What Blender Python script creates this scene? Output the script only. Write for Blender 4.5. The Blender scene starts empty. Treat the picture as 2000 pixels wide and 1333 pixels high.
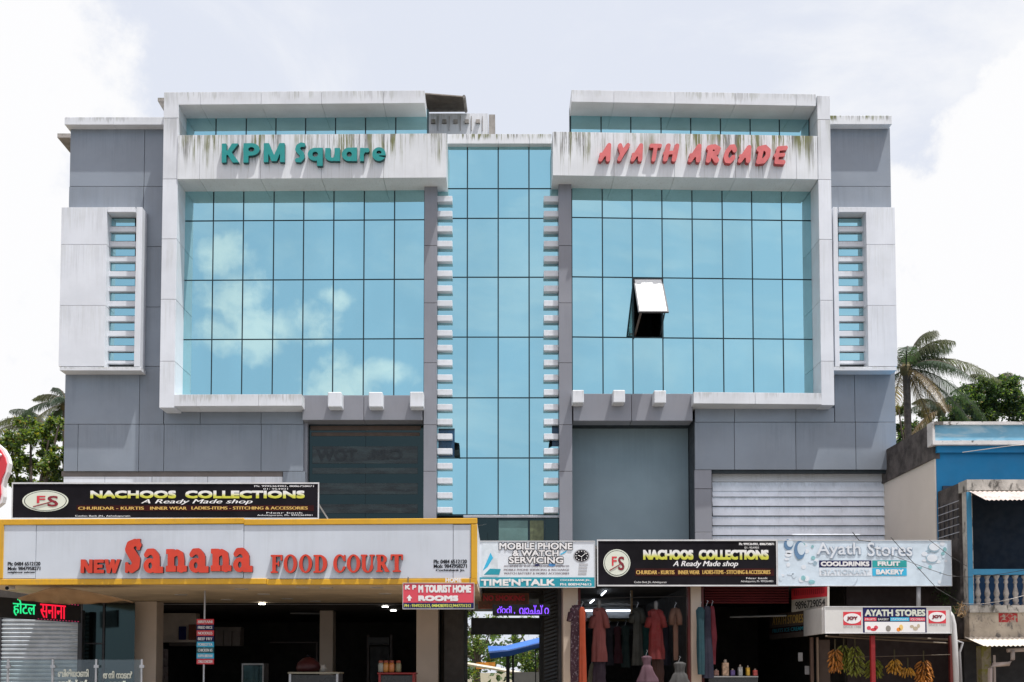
import bpy, bmesh, math, random
import numpy as np
from mathutils import Vector, Matrix
R = math.radians
random.seed(7)
sc = bpy.context.scene
COL = sc.collection

# ------------------------------------------------------------------ camera
FPX, PU, EYE = 2000.0, 978.0, 1.6
PITCH = R(2.6)
PV = 1310.0 - FPX * math.tan(PITCH)
cam = bpy.data.cameras.new('camera')
cam.lens, cam.sensor_width, cam.sensor_fit = 36.0, 36.0, 'HORIZONTAL'
cam.shift_x = (1000 - PU) / 2000.0
cam.shift_y = (PV - 666.5) / 2000.0
cam.clip_end = 3000
co = bpy.data.objects.new('camera', cam)
co.location = (0, 0, EYE)
co.rotation_euler = (math.pi / 2 + PITCH, 0, 0)
COL.objects.link(co)
sc.camera = co

# ------------------------------------------------------------------ light
SUN = Vector((1.4, -1.0, 5.0)).normalized()
sl = bpy.data.lights.new('sun', 'SUN')
sl.energy, sl.angle, sl.color = 4.6, R(0.6), (1.0, 0.975, 0.94)
so = bpy.data.objects.new('sun', sl)
so.rotation_euler = SUN.to_track_quat('Z', 'Y').to_euler()
COL.objects.link(so)
sc.view_settings.view_transform = 'Standard'
sc.view_settings.look = 'None'
sc.view_settings.exposure = 0.30
sc.view_settings.gamma = 1.0
sc.view_settings.use_curve_mapping = False
sc.cycles.max_bounces = 8
sc.cycles.glossy_bounces = 4
sc.cycles.use_denoising = True


class NG:
    """tiny helper to write node maths"""
    def __init__(s, nt):
        s.nt = nt

    def n(s, t, **k):
        x = s.nt.nodes.new(t)
        for a, b in k.items():
            setattr(x, a, b)
        return x

    def put(s, sock, v):
        if isinstance(v, bpy.types.NodeSocket):
            s.nt.links.new(v, sock)
        elif v is not None:
            if sock.type == 'RGBA' and len(v) == 3:
                v = (*v, 1)
            sock.default_value = v

    def m(s, op, a, b=None, c=None, clamp=False):
        x = s.n('ShaderNodeMath', operation=op, use_clamp=clamp)
        for i, v in enumerate((a, b, c)):
            s.put(x.inputs[i], v)
        return x.outputs[0]

    def ramp(s, v, lo, hi, a=0.0, b=1.0, smooth=True):
        x = s.n('ShaderNodeMapRange', interpolation_type='SMOOTHSTEP' if smooth else 'LINEAR')
        for i, q in enumerate((v, lo, hi, a, b)):
            s.put(x.inputs[i], q)
        return x.outputs[0]

    def noise(s, vec, scale, detail=3, rough=.5, dist=0):
        x = s.n('ShaderNodeTexNoise')
        s.put(x.inputs['Vector'], vec)
        x.inputs['Scale'].default_value = scale
        x.inputs['Detail'].default_value = detail
        x.inputs['Roughness'].default_value = rough
        x.inputs['Distortion'].default_value = dist
        return x.outputs[0]

    def mul(s, vec, k):
        x = s.n('ShaderNodeVectorMath', operation='MULTIPLY')
        s.put(x.inputs[0], vec)
        x.inputs[1].default_value = k
        return x.outputs[0]

    def mix(s, f, a, b, mode='MIX'):
        x = s.n('ShaderNodeMix', data_type='RGBA', blend_type=mode)
        s.put(x.inputs['Factor'], f)
        s.put(x.inputs['A'], a)
        s.put(x.inputs['B'], b)
        return x.outputs['Result']

    def comb(s, x, y, z):
        c = s.n('ShaderNodeCombineXYZ')
        for i, v in enumerate((x, y, z)):
            s.put(c.inputs[i], v)
        return c.outputs[0]


# ------------------------------------------------------------------ sky
wd = bpy.data.worlds.new('World')
sc.world = wd
wd.use_nodes = True
g = NG(wd.node_tree)
bg = wd.node_tree.nodes['Background']
SKY_STRENGTH = 0.10
bg.inputs[1].default_value = SKY_STRENGTH
sky = g.n('ShaderNodeTexSky', sky_type='NISHITA', sun_disc=False)
sky.sun_elevation = math.asin(SUN.z)
sky.sun_rotation = math.atan2(SUN.x, SUN.y)
sky.air_density, sky.dust_density = 1.0, 2.0
tc = g.n('ShaderNodeTexCoord')
d = tc.outputs['Generated']
sp = g.n('ShaderNodeSeparateXYZ')
g.put(sp.inputs[0], d)
dx, dy, dz = sp.outputs
ay = g.m('MAXIMUM', g.m('ABSOLUTE', dy), .12)
ta = g.m('DIVIDE', dx, ay)
tb = g.m('DIVIDE', dz, ay)
wob = g.m('MULTIPLY', g.m('SUBTRACT', g.noise(d, 5.5, 7, .58, .3), .5), .42)
fine = g.m('MULTIPLY', g.m('SUBTRACT', g.noise(d, 24, 6, .65), .5), .16)
wf = g.m('ADD', wob, fine)
# cloud banks ahead: one on the left, a cumulus on the right
leftbank = g.m('ADD', g.m('SUBTRACT', -.375, ta), wf)
r1 = g.m('SUBTRACT', ta, .37)
r2 = g.m('SUBTRACT', g.m('ADD', g.m('MULTIPLY', r1, .9), .49), tb)
rightbank = g.m('ADD', g.m('MINIMUM', r1, r2), g.m('MULTIPLY', wf, .6))
bank = g.m('MAXIMUM', g.ramp(leftbank, -.03, .06), g.ramp(rightbank, -.012, .025))
wisps = g.ramp(g.noise(g.mul(d, (1, 1, 2)), 3.2, 8, .6, .4), .45, .75, 0, .75)
frontc = g.m('MAXIMUM', bank, wisps)


def blob(u, v, ru, rv):
    a, b = (u - 978) / 2000, (1310 - v) / 2000
    e = g.m('ADD', g.m('POWER', g.m('DIVIDE', g.m('SUBTRACT', ta, a), ru / 2000), 2.0),
            g.m('POWER', g.m('DIVIDE', g.m('SUBTRACT', tb, b), rv / 2000), 2.0))
    return g.m('SUBTRACT', 1.0, e)


# the gap of blue sky behind the camera, with small cumulus clouds in it
bl = None
for q in ((382, 488, 58, 62), (385, 570, 75, 62), (415, 630, 95, 58), (520, 620, 75, 46), (620, 735, 95, 48), (700, 725, 60, 26), (600, 566, 42, 20), (600, 700, 50, 28)):
    v = blob(*q)
    bl = v if bl is None else g.m('MAXIMUM', bl, v)
cn1 = g.m('SUBTRACT', g.noise(g.comb(ta, tb, 0.0), 24, 9, .62, .2), .5)
cloudb = g.ramp(g.m('ADD', g.m('MAXIMUM', bl, -3.0), g.m('MULTIPLY', cn1, 5.0)), -.45, 1.35, 0, .85)
high = g.ramp(dz, .44, .70)
far = g.ramp(g.noise(d, 2.4, 6, .6), .5, .8, 0, .5)
cirrus = g.ramp(g.noise(g.comb(g.m('ADD', ta, g.m('MULTIPLY', tb, .6)), g.m('MULTIPLY', tb, 2.5), 3.0), 4.5, 6, .6, .4), .46, .72, 0, .30)
cloudb = g.m('MAXIMUM', cloudb, cirrus)
cloudb = g.m('MAXIMUM', cloudb, g.m('MAXIMUM', high, g.m('MULTIPLY', far, g.ramp(g.m('ABSOLUTE', ta), .5, 1.2))))
isback = g.ramp(dy, .06, -.12)
K = 1 / SKY_STRENGTH
blue = g.mix(g.m('ADD', .80, g.m('MULTIPLY', ta, .25), clamp=True), sky.outputs[0], tuple(K * c for c in (.60, .70, .83)))
veil = g.mix(wisps, tuple(K * c for c in (.615, .65, .735)), tuple(K * c for c in (.69, .715, .77)))
white = tuple(K * c for c in (.80, .80, .81))
front = g.mix(frontc, veil, white)
back = g.mix(cloudb, blue, tuple(K * c for c in (1.18, .98, .93)))
g.put(bg.inputs[0], g.mix(isback, front, back))

# ------------------------------------------------------------------ materials
MATS = {}


def mat(name, col, rough=.6, metal=0.0, var=.12, vscale=2.0, bump=0.0, bscale=30, spec=.5, streak=None, streakcol=(.10, .11, .06), coat=0, orand=0.0, stretch=(1, 1, 1), patch=None):
    if name in MATS:
        return MATS[name]
    m = bpy.data.materials.new(name)
    m.use_nodes = True
    g = NG(m.node_tree)
    b = m.node_tree.nodes['Principled BSDF']
    geo = g.n('ShaderNodeNewGeometry').outputs['Position']
    v = g.mul(geo, stretch)
    f = g.noise(v, vscale, 5, .6)
    c = g.mix(g.ramp(f, .3, .7), tuple(max(0, x * (1 - var)) for x in col), tuple(min(1, x * (1 + var)) for x in col))
    if orand:
        rn = g.n('ShaderNodeObjectInfo').outputs['Random']
        c = g.mix(1.0, c, g.mix(rn, (1 - orand,) * 3, (1 + orand,) * 3), 'MULTIPLY')
    if patch:  # (scale, lo, hi, colour)
        pf = g.ramp(g.noise(g.mul(geo, patch[4] if len(patch) > 4 else (1, 1, 1)), patch[0], 8, .65, .5), patch[1], patch[2])
        c = g.mix(pf, c, patch[3])
    if streak:
        gen = g.n('ShaderNodeTexCoord').outputs['Generated']
        s2 = g.n('ShaderNodeSeparateXYZ')
        g.put(s2.inputs[0], gen)
        gz = s2.outputs[2]
        n1 = g.noise(g.mul(geo, (7.5, 9, .25)), 1.0, 6, .8)
        big = g.noise(g.mul(geo, (1.1, .5, .3)), 1.0, 4, .6)
        length = g.m('ADD', g.m('MULTIPLY', g.noise(g.mul(geo, (9, 5, .05)), 1.0, 4, .8), 2.4), -.70)
        fall = g.ramp(g.m('SUBTRACT', g.m('ADD', gz, length), 1.0), -.15, .30)
        k = g.m('MULTIPLY', g.m('MULTIPLY', g.ramp(n1, .45, .54), fall), g.ramp(big, .38, .58, .18, 1.0))
        k = g.m('MULTIPLY', k, streak)
        hue = g.noise(g.mul(geo, (2.3, 1, .8)), 1.2, 3)
        sc2 = g.mix(g.ramp(hue, .38, .56), (.15, .15, .14), streakcol)
        c = g.mix(k, c, sc2)
        n3 = g.noise(g.mul(geo, (26, 9, .5)), 1.0, 3, .7)
        c = g.mix(g.m('MULTIPLY', g.ramp(n3, .52, .72), streak * .32), c, (.33, .34, .29))
    g.put(b.inputs['Base Color'], c)
    b.inputs['Roughness'].default_value = rough
    b.inputs['Metallic'].default_value = metal
    b.inputs['Specular IOR Level'].default_value = spec
    b.inputs['Coat Weight'].default_value = coat
    rr = g.ramp(g.noise(v, vscale * 3, 3), .3, .7, max(0, rough - .08), min(1, rough + .08))
    g.put(b.inputs['Roughness'], rr)
    if bump:
        bp = g.n('ShaderNodeBump')
        bp.inputs['Strength'].default_value = bump
        bp.inputs['Distance'].default_value = .02
        g.put(bp.inputs['Height'], g.noise(geo, bscale, 4, .6))
        g.put(b.inputs['Normal'], bp.outputs[0])
    MATS[name] = m
    return m


def emit(name, col, s):
    m = bpy.data.materials.new(name)
    m.use_nodes = True
    b = m.node_tree.nodes['Principled BSDF']
    b.inputs['Base Color'].default_value = (*[x * .2 for x in col], 1)
    b.inputs['Emission Color'].default_value = (*col, 1)
    b.inputs['Emission Strength'].default_value = s
    MATS[name] = m
    return m


def glass_mat(name, refl, body, rough=.015, metal=1.0, spec=.5):
    """coated facade glass: tinted mirror coat over a dark body"""
    m = bpy.data.materials.new(name)
    m.use_nodes = True
    g = NG(m.node_tree)
    b = m.node_tree.nodes['Principled BSDF']
    geo = g.n('ShaderNodeNewGeometry').outputs['Position']
    f = g.noise(g.mul(geo, (1, 1, .4)), .5, 3)
    rnd = g.n('ShaderNodeObjectInfo').outputs['Random']
    c = g.mix(g.ramp(f, .3, .7), tuple(x * .95 for x in refl), tuple(min(1, x * 1.03) for x in refl))
    c = g.mix(g.ramp(rnd, 0, 1, 0, .22, False), c, tuple(x * .75 for x in refl))
    g.put(b.inputs['Base Color'], c)
    b.inputs['Metallic'].default_value = metal
    b.inputs['Roughness'].default_value = rough
    b2 = g.n('ShaderNodeBsdfPrincipled')
    b2.inputs['Base Color'].default_value = (*body, 1)
    b2.inputs['Roughness'].default_value = .1
    mx = g.n('ShaderNodeMixShader')
    mx.inputs[0].default_value = .18
    m.node_tree.links.new(b.outputs[0], mx.inputs[1])
    m.node_tree.links.new(b2.outputs[0], mx.inputs[2])
    m.node_tree.links.new(mx.outputs[0], m.node_tree.nodes['Material Output'].inputs[0])
    bp = g.n('ShaderNodeBump')
    bp.inputs['Strength'].default_value = .06
    bp.inputs['Distance'].default_value = .02
    g.put(bp.inputs['Height'], g.noise(g.mul(geo, (1, 1, .6)), 1.1, 2))
    g.put(b.inputs['Normal'], bp.outputs[0])
    MATS[name] = m
    return m


M_WHITE = mat('white_cladding', (.655, .685, .73), .45, orand=.03, var=.06, vscale=.8, streak=.16, streakcol=(.25, .25, .17))
M_STAIN = mat('stained_white_cladding', (.65, .675, .70), .5, var=.07, vscale=.8, streak=1.0, streakcol=(.12, .13, .025))
M_STAIN2 = mat('lightly_stained_cladding', (.63, .655, .69), .5, orand=.03, var=.08, vscale=.8, streak=.38, streakcol=(.15, .16, .08))
M_GREY = mat('grey_cladding', (.215, .245, .285), .38, .1, orand=.09, var=.09, vscale=.5, streak=.14, streakcol=(.06, .065, .07))
M_GREY2 = mat('grey_band_cladding', (.23, .236, .265), .4, .1, orand=.05, var=.06, vscale=.5, streak=.1, streakcol=(.08, .08, .08))
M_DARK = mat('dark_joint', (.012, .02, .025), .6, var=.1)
M_SHEET = mat('blue_grey_sheet', (.21, .29, .335), .55, var=.07, vscale=.5, streak=.07, streakcol=(.1, .12, .13))
M_GLASS = glass_mat('teal_mirror_glass', (.47, .80, .86), (.01, .04, .05))
M_DGLASS = glass_mat('dark_glass', (.035, .055, .055), (.008, .012, .013), .06)
M_SASH = mat('white_sash_glass', (.80, .82, .82), .12, var=.03, spec=1.0)  # open sash pane in an even, nearly white colour
M_MULL = mat('dark_mullion', (.02, .045, .055), .4, .3)
M_CONC = mat('weathered_concrete', (.30, .28, .26), .85, var=.25, vscale=2, bump=.3, streak=.8)
M_ROOFSHEET = mat('rusty_roof_sheet', (.09, .075, .06), .7, var=.25, vscale=3)
M_YELLOW = mat('yellow_trim', (.62, .34, .012), .45, var=.07, vscale=1.5, streak=.2, streakcol=(.25, .12, .02))
M_FASCIA = mat('pale_fascia', (.55, .60, .66), .45, var=.05, vscale=.6, streak=.06)
M_RED = mat('red_letter', (.58, .045, .018), .4, var=.10, vscale=3)
M_REDSIDE = mat('dark_letter_side', (.10, .02, .02), .5)
M_PINK = mat('faded_red_letter', (.60, .13, .13), .45, var=.12, vscale=4)
M_TEAL = mat('teal_letter', (.006, .25, .24), .4, var=.08, vscale=4)
M_SOFFIT = mat('beige_soffit', (.62, .50, .34), .7, var=.15, vscale=.8)
M_BEIGE = mat('beige_column', (.55, .45, .36), .7, var=.08, vscale=.8)
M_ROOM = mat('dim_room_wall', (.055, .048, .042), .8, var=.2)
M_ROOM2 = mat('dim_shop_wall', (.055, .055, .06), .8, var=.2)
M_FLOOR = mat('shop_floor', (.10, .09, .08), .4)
M_STEEL = mat('steel', (.45, .45, .46), .35, .8)
M_STEELD = mat('dark_steel', (.05, .05, .055), .5, .5)
M_ALU = mat('sign_edge_aluminium', (.62, .62, .62), .4, .2)
M_BLACKP = mat('black_sign_print', (.006, .005, .008), .75, spec=.15, var=.35, vscale=1.2)
M_MAROON = mat('maroon_print', (.035, .006, .006), .75, spec=.15, var=.4, vscale=1.5)
M_WPRINT = mat('white_print', (.78, .78, .78), .5, var=.02)
M_CREAMD = mat('dim_cream_print', (.42, .44, .38), .6)
M_CREAMP = mat('cream_print', (.66, .70, .60), .5, var=.02)
M_OCHREP = mat('ochre_print', (.62, .40, .10), .5, var=.02)
M_YLG = mat('yellow_green_print', (.60, .62, .12), .5, var=.02)
def gradmat():
    m = mat('yellow_white_gradient_print', (.6, .62, .12), .5, var=0)
    g = NG(m.node_tree)
    b = m.node_tree.nodes['Principled BSDF']
    s2 = g.n('ShaderNodeSeparateXYZ')
    g.put(s2.inputs[0], g.n('ShaderNodeTexCoord').outputs['Generated'])
    g.put(b.inputs['Base Color'], g.mix(g.ramp(s2.outputs[2], .25, .75), (.60, .60, .06), (.78, .78, .76)))
    return m


M_GRAD = gradmat()
M_DARKP = mat('dark_print', (.012, .012, .016), .75, spec=.15)
M_REDP = mat('red_print', (.62, .035, .05), .5, var=.04)
M_PINKP = mat('tourist_red_print', (.62, .06, .09), .5, var=.04)
M_BURG = mat('burgundy_print', (.22, .01, .02), .5)
M_NAVY = mat('navy_print', (.018, .02, .09), .75, spec=.15)
M_TEALP = mat('teal_print', (.01, .28, .36), .5, var=.04)
M_CYANP = mat('cyan_print', (.03, .42, .66), .5, var=.04)
M_GRNP = mat('green_print', (.01, .30, .30), .5)
M_LIME = mat('lime_print', (.62, .66, .10), .5)
M_BLUEP = mat('pale_blue_print', (.56, .66, .74), .5, var=.09, vscale=3)
M_BLUEL = mat('lightest_blue_print', (.66, .71, .76), .5, var=.05)
M_SHADEP = mat('grey_blue_print', (.30, .42, .50), .5, var=.2, vscale=6)
M_ORANGEP = mat('orange_print', (.75, .25, .03), .5)
M_ROAD = mat('asphalt', (.06, .06, .062), .85, var=.15, bump=.2)
M_PAVE = mat('pavement_concrete', (.24, .20, .155), .85, var=.15, bump=.2)


# ------------------------------------------------------------------ projection and mesh helpers
def P(u, v, Y):
    xc, yc = (u - PU) / FPX, (PV - v) / FPX
    ry = math.cos(PITCH) - yc * math.sin(PITCH)
    rz = math.sin(PITCH) + yc * math.cos(PITCH)
    t = Y / ry
    return Vector((xc * t, Y, EYE + rz * t))


def bow(x):
    if -10.45 < x < -1.3:
        return -.11 * (x + 10.45) / 8.8
    if 1.3 < x < 10.6:
        return -.10 + .27 * (x - 1.7) / 8.6
    return 0.0


def yawfascia(x):
    return -.018 * 24 * (x + 11.8) / 11.3


class MB:
    def __init__(s, warp=None):
        s.v, s.f, s.w, s.mi = [], [], warp, []

    def quadlist(s, vs, fs, mi=0):
        o = len(s.v)
        s.v += [tuple(p) for p in vs]
        s.f += [tuple(i + o for i in f) for f in fs]
        s.mi += [mi] * len(fs)
        return s

    def box(s, x0, x1, y0, y1, z0, z1, mi=0):
        return s.quadlist([(x0, y0, z0), (x1, y0, z0), (x1, y1, z0), (x0, y1, z0), (x0, y0, z1), (x1, y0, z1), (x1, y1, z1), (x0, y1, z1)],
                          [(0, 1, 5, 4), (1, 2, 6, 5), (2, 3, 7, 6), (3, 0, 4, 7), (4, 5, 6, 7), (3, 2, 1, 0)], mi)

    def prismx(s, prof, x0, x1, mi=0):
        """profile [(y, z)...] swept along x"""
        n = len(prof)
        vs = [(x0, y, z) for y, z in prof] + [(x1, y, z) for y, z in prof]
        fs = [(i, (i + 1) % n, (i + 1) % n + n, i + n) for i in range(n)] + [tuple(range(n))[::-1], tuple(range(n, 2 * n))]
        return s.quadlist(vs, fs, mi)

    def prismy(s, poly, y0, y1, mi=0):
        """polygon [(x, z)...] swept along y"""
        n = len(poly)
        vs = [(x, y0, z) for x, z in poly] + [(x, y1, z) for x, z in poly]
        fs = [((i + 1) % n, i, i + n, (i + 1) % n + n) for i in range(n)] + [tuple(range(n)), tuple(range(n, 2 * n))[::-1]]
        return s.quadlist(vs, fs, mi)

    def tube(s, pts, r, n=8, mi=0, caps=True):
        pts = [Vector(p) for p in pts]
        rs = r if isinstance(r, (list, tuple)) else [r] * len(pts)
        vs, fs = [], []
        up = Vector((0, 0, 1))
        for i, p in enumerate(pts):
            t = (pts[min(i + 1, len(pts) - 1)] - pts[max(i - 1, 0)]).normalized()
            a = t.cross(up if abs(t.z) < .9 else Vector((1, 0, 0))).normalized()
            b = t.cross(a).normalized()
            for k in range(n):
                q = 2 * math.pi * k / n
                vs.append(p + (a * math.cos(q) + b * math.sin(q)) * rs[i])
        for i in range(len(pts) - 1):
            for k in range(n):
                k2 = (k + 1) % n
                fs.append((i * n + k, i * n + k2, (i + 1) * n + k2, (i + 1) * n + k))
        if caps:
            fs.append(tuple(range(n))[::-1])
            fs.append(tuple((len(pts) - 1) * n + k for k in range(n)))
        return s.quadlist(vs, fs, mi)

    def lathe(s, c, prof, n=12, mi=0, sx=1, sy=1):
        vs, fs = [], []
        for r, z in prof:
            for k in range(n):
                q = 2 * math.pi * k / n
                vs.append((c[0] + r * sx * math.cos(q), c[1] + r * sy * math.sin(q), c[2] + z))
        for i in range(len(prof) - 1):
            for k in range(n):
                k2 = (k + 1) % n
                fs.append((i * n + k, i * n + k2, (i + 1) * n + k2, (i + 1) * n + k))
        fs.append(tuple(range(n))[::-1])
        fs.append(tuple((len(prof) - 1) * n + k for k in range(n)))
        return s.quadlist(vs, fs, mi)

    def build(s, name, mats, parent=None, smooth=False, bevel=0.0, label=None, kind=None, fixn=False):
        vs = [(x, y + s.w(x), z) for x, y, z in s.v] if s.w else s.v
        off = wloc(parent)
        me = bpy.data.meshes.new(name)
        me.from_pydata([(x - off.x, y - off.y, z - off.z) for x, y, z in vs], [], s.f)
        if fixn:
            bm = bmesh.new()
            bm.from_mesh(me)
            bmesh.ops.recalc_face_normals(bm, faces=bm.faces)
            bm.to_mesh(me)
            bm.free()
        for m in (mats if isinstance(mats, (list, tuple)) else [mats]):
            me.materials.append(m)
        if any(s.mi) and len(s.mi) == len(me.polygons):
            me.polygons.foreach_set('material_index', s.mi)
        if smooth:
            me.polygons.foreach_set('use_smooth', [True] * len(me.polygons))
        o = bpy.data.objects.new(name, me)
        COL.objects.link(o)
        if parent:
            o.parent = parent
        if bevel:
            b = o.modifiers.new('bevel', 'BEVEL')
            b.width, b.segments, b.limit_method = bevel, 1, 'ANGLE'
        if label:
            o['label'] = label
        if kind:
            o['kind'] = kind
        return o


def wloc(o):
    v = Vector((0, 0, 0))
    while o is not None:
        v += o.location
        o = o.parent
    return v


def thing(name, label, cat, loc=(0, 0, 0), group=None):
    o = bpy.data.objects.new(name, None)
    o.empty_display_size = .2
    COL.objects.link(o)
    o.location = loc
    o['label'], o['category'] = label, cat
    if group:
        o['group'] = group
    return o


def tag(o, label, cat, group=None):
    o['label'], o['category'] = label, cat
    if group:
        o['group'] = group
    return o


def rect(u0, v0, u1, v1, Y, warp=None):
    """world extents of a pixel rectangle standing at depth Y: x0, x1, z0, z1"""
    um, vm = (u0 + u1) / 2, (v0 + v1) / 2
    w = warp or (lambda x: 0)
    x0 = P(u0, vm, Y + w(P(u0, vm, Y).x)).x
    x1 = P(u1, vm, Y + w(P(u1, vm, Y).x)).x
    ym = Y + w((x0 + x1) / 2)
    return x0, x1, P(um, v1, ym).z, P(um, v0, ym).z


def fb(name, r, Y, dep, m, parent, warp=None, bevel=.006, label=None, kind=None, gap=0.0):
    x0, x1, z0, z1 = rect(*r, Y, warp)
    h = gap / 2
    return MB(warp).box(x0 + h, x1 - h, Y, Y + dep, z0 + h, z1 - h).build(name, m, parent, bevel=bevel, label=label, kind=kind)


def grid(name, us, vs, Y, dep, m, parent, warp=None, gap=.014, skip=(), bevel=.004, jit=0.0):
    out = []
    vm = (vs[0] + vs[-1]) / 2
    for j in range(len(vs) - 1):
        for i in range(len(us) - 1):
            if (i, j) in skip:
                continue
            x0, x1, _, _ = rect(us[i], vm, us[i + 1], vm + 1, Y, warp)
            _, _, z0, z1 = rect(us[0], vs[j], us[-1], vs[j + 1], Y, warp)
            h = gap / 2
            b = MB(warp).box(x0 + h, x1 - h, Y, Y + dep, z0 + h, z1 - h)
            if jit:
                t1, t2 = random.uniform(-jit, jit), random.uniform(-jit, jit)
                b.v = [(x, y + t1 * (x - x0) + t2 * (z - z0), z) if y < Y + dep / 2 else (x, y, z) for x, y, z in b.v]
            out.append(b.build(name, m, parent, bevel=bevel))
    return out


# ------------------------------------------------------------------ lettering
def textmesh(s, shear=0.0, offset=0.0):
    c = bpy.data.curves.new('tmp', 'FONT')
    c.body, c.size, c.shear, c.offset, c.resolution_u = s, 1, shear, offset, 3
    o = bpy.data.objects.new('tmp', c)
    me = bpy.data.meshes.new_from_object(o)
    vs = [tuple(v.co) for v in me.vertices]
    fs = [tuple(p.vertices) for p in me.polygons]
    bpy.data.objects.remove(o)
    bpy.data.curves.remove(c)
    bpy.data.meshes.remove(me)
    return vs, fs


def flat(s, r, Y, m, parent, bold=0.0, shear=0.0, warp=None, name='lettering', offset=0.0, flip=False, tilt=0.0, grad=None):
    """flat print: text s fitted to pixel rectangle r, in front of a board standing at Y; bold = smear in px"""
    vs, fs = textmesh(s, shear, offset)
    if not fs:
        return None
    X = np.array(vs)
    x0, x1, z0, z1 = rect(*r, Y, warp)
    b = bold / FPX * Y
    a0, a1, c0, c1 = X[:, 0].min(), X[:, 0].max(), X[:, 1].min(), X[:, 1].max()
    px = (X[:, 0] - a0) / (a1 - a0)
    if flip:
        px = 1 - px
    px = x0 + b + px * (x1 - x0 - 2 * b)
    pz = z0 + b + (X[:, 1] - c0) / (c1 - c0) * (z1 - z0 - 2 * b)
    pz = pz + tilt * (px - x0)
    mb = MB(warp)
    offs = [(0, 0)] if not bold else [(b * q, b * w) for q in (-1, 0, 1) for w in (-1, 0, 1)]
    if bold and bold < .5:
        offs = [(-b, 0), (b, 0)]
    for k, (ox, oz) in enumerate(offs):
        mb.quadlist([(x + ox, Y - k * .0006, z + oz) for x, z in zip(px, pz)], fs)
    return mb.build(name, m, parent)


def arc(cx, cy, rx, ry, a0, a1, n=10):
    return [(cx + rx * math.cos(R(a0 + (a1 - a0) * i / n)), cy + ry * math.sin(R(a0 + (a1 - a0) * i / n))) for i in range(n + 1)]


def sdf(prims, X, Z):
    D = np.full(X.shape, 9.0)
    for p in prims:
        neg = p[0] == '-'
        if neg:
            p = p[1]
        if p[0] == 's':
            d = np.full(X.shape, 9.0)
            ws = p[2] if isinstance(p[2], (list, tuple)) else [p[2]] * len(p[1])
            for i in range(len(p[1]) - 1):
                (ax, az), (bx, bz) = p[1][i], p[1][i + 1]
                ex, ez = bx - ax, bz - az
                t = np.clip(((X - ax) * ex + (Z - az) * ez) / (ex * ex + ez * ez + 1e-12), 0, 1)
                d = np.minimum(d, np.hypot(X - ax - t * ex, Z - az - t * ez) - (ws[i] * (1 - t) + ws[i + 1] * t) / 2)
        elif p[0] == 'b':
            qx = np.abs(X - (p[1] + p[3]) / 2) - abs(p[3] - p[1]) / 2
            qz = np.abs(Z - (p[2] + p[4]) / 2) - abs(p[4] - p[2]) / 2
            d = np.maximum(qx, qz)
        elif p[0] == 'e':
            k = np.hypot((X - p[1]) / p[3], (Z - p[2]) / p[4])
            d = (k - 1) * min(p[3], p[4])
        elif p[0] == 'p':  # convex polygon, counter-clockwise
            d = np.full(X.shape, -9.0)
            q = p[1]
            if sum(q[i][0] * q[(i + 1) % len(q)][1] - q[(i + 1) % len(q)][0] * q[i][1] for i in range(len(q))) < 0:
                q = q[::-1]
            for i in range(len(q)):
                (ax, az), (bx, bz) = q[i], q[(i + 1) % len(q)]
                L = math.hypot(bx - ax, bz - az)
                d = np.maximum(d, ((X - ax) * (bz - az) - (Z - az) * (bx - ax)) / L)
        D = np.maximum(D, -d) if neg else np.minimum(D, d)
    return D


def glyphmesh(prims, shear=0.0, N=34):
    """outline of the union as a marching-squares mesh in the unit box; returns verts2d, faces, boundary edges"""
    xs = np.linspace(-.45, 1.75, int(N * 2.2))
    zs = np.linspace(-.45, 1.25, int(N * 1.7))
    X, Z = np.meshgrid(xs, zs)
    D = sdf(prims, X, Z) + 1e-6
    ins = D < 0
    V, idx, F = [], {}, []

    def corner(i, j):
        k = ('c', i, j)
        if k not in idx:
            idx[k] = len(V)
            V.append((xs[i], zs[j]))
        return idx[k]

    def cross(i, j, i2, j2):
        k = ('e',) + tuple(sorted(((i, j), (i2, j2))))
        if k not in idx:
            a, b = D[j, i], D[j2, i2]
            t = min(.97, max(.03, a / (a - b)))
            idx[k] = len(V)
            V.append((xs[i] + (xs[i2] - xs[i]) * t, zs[j] + (zs[j2] - zs[j]) * t))
        return idx[k]
    for j in range(len(zs) - 1):
        for i in range(len(xs) - 1):
            c = [(i, j), (i + 1, j), (i + 1, j + 1), (i, j + 1)]
            st = [ins[y, x] for x, y in c]
            if not any(st):
                continue
            poly = []
            for k in range(4):
                a, b = c[k], c[(k + 1) % 4]
                if st[k]:
                    poly.append(corner(*a))
                if st[k] != st[(k + 1) % 4]:
                    poly.append(cross(*a, *b))
            if len(poly) > 2:
                F.append(tuple(poly))
    A = np.array(V)
    A[:, 0] += shear * A[:, 1]
    A = (A - A.min(0)) / (A.max(0) - A.min(0))
    cnt = {}
    for f in F:
        for k in range(len(f)):
            e = (f[k], f[(k + 1) % len(f)])
            cnt[tuple(sorted(e))] = None if tuple(sorted(e)) in cnt else e
    return A, F, [e for e in cnt.values() if e]


def letter3d(prims, r, Yf, dep, mf, ms, parent, shear=0.0, warp=None, name='letter'):
    A, F, E = glyphmesh(prims, shear)
    x0, x1, z0, z1 = rect(*r, Yf, warp)
    mb = MB(warp)
    n = len(A)
    vs = [(x0 + a * (x1 - x0), Yf, z0 + b * (z1 - z0)) for a, b in A]
    mb.quadlist(vs + [(x, Yf + dep, z) for x, _, z in vs], F, 0)
    off = 0
    mb.f += [(e[1], e[0], e[0] + n, e[1] + n) for e in E]
    mb.mi += [1] * len(E)
    return mb.build(name, [mf, ms], parent)


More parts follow.
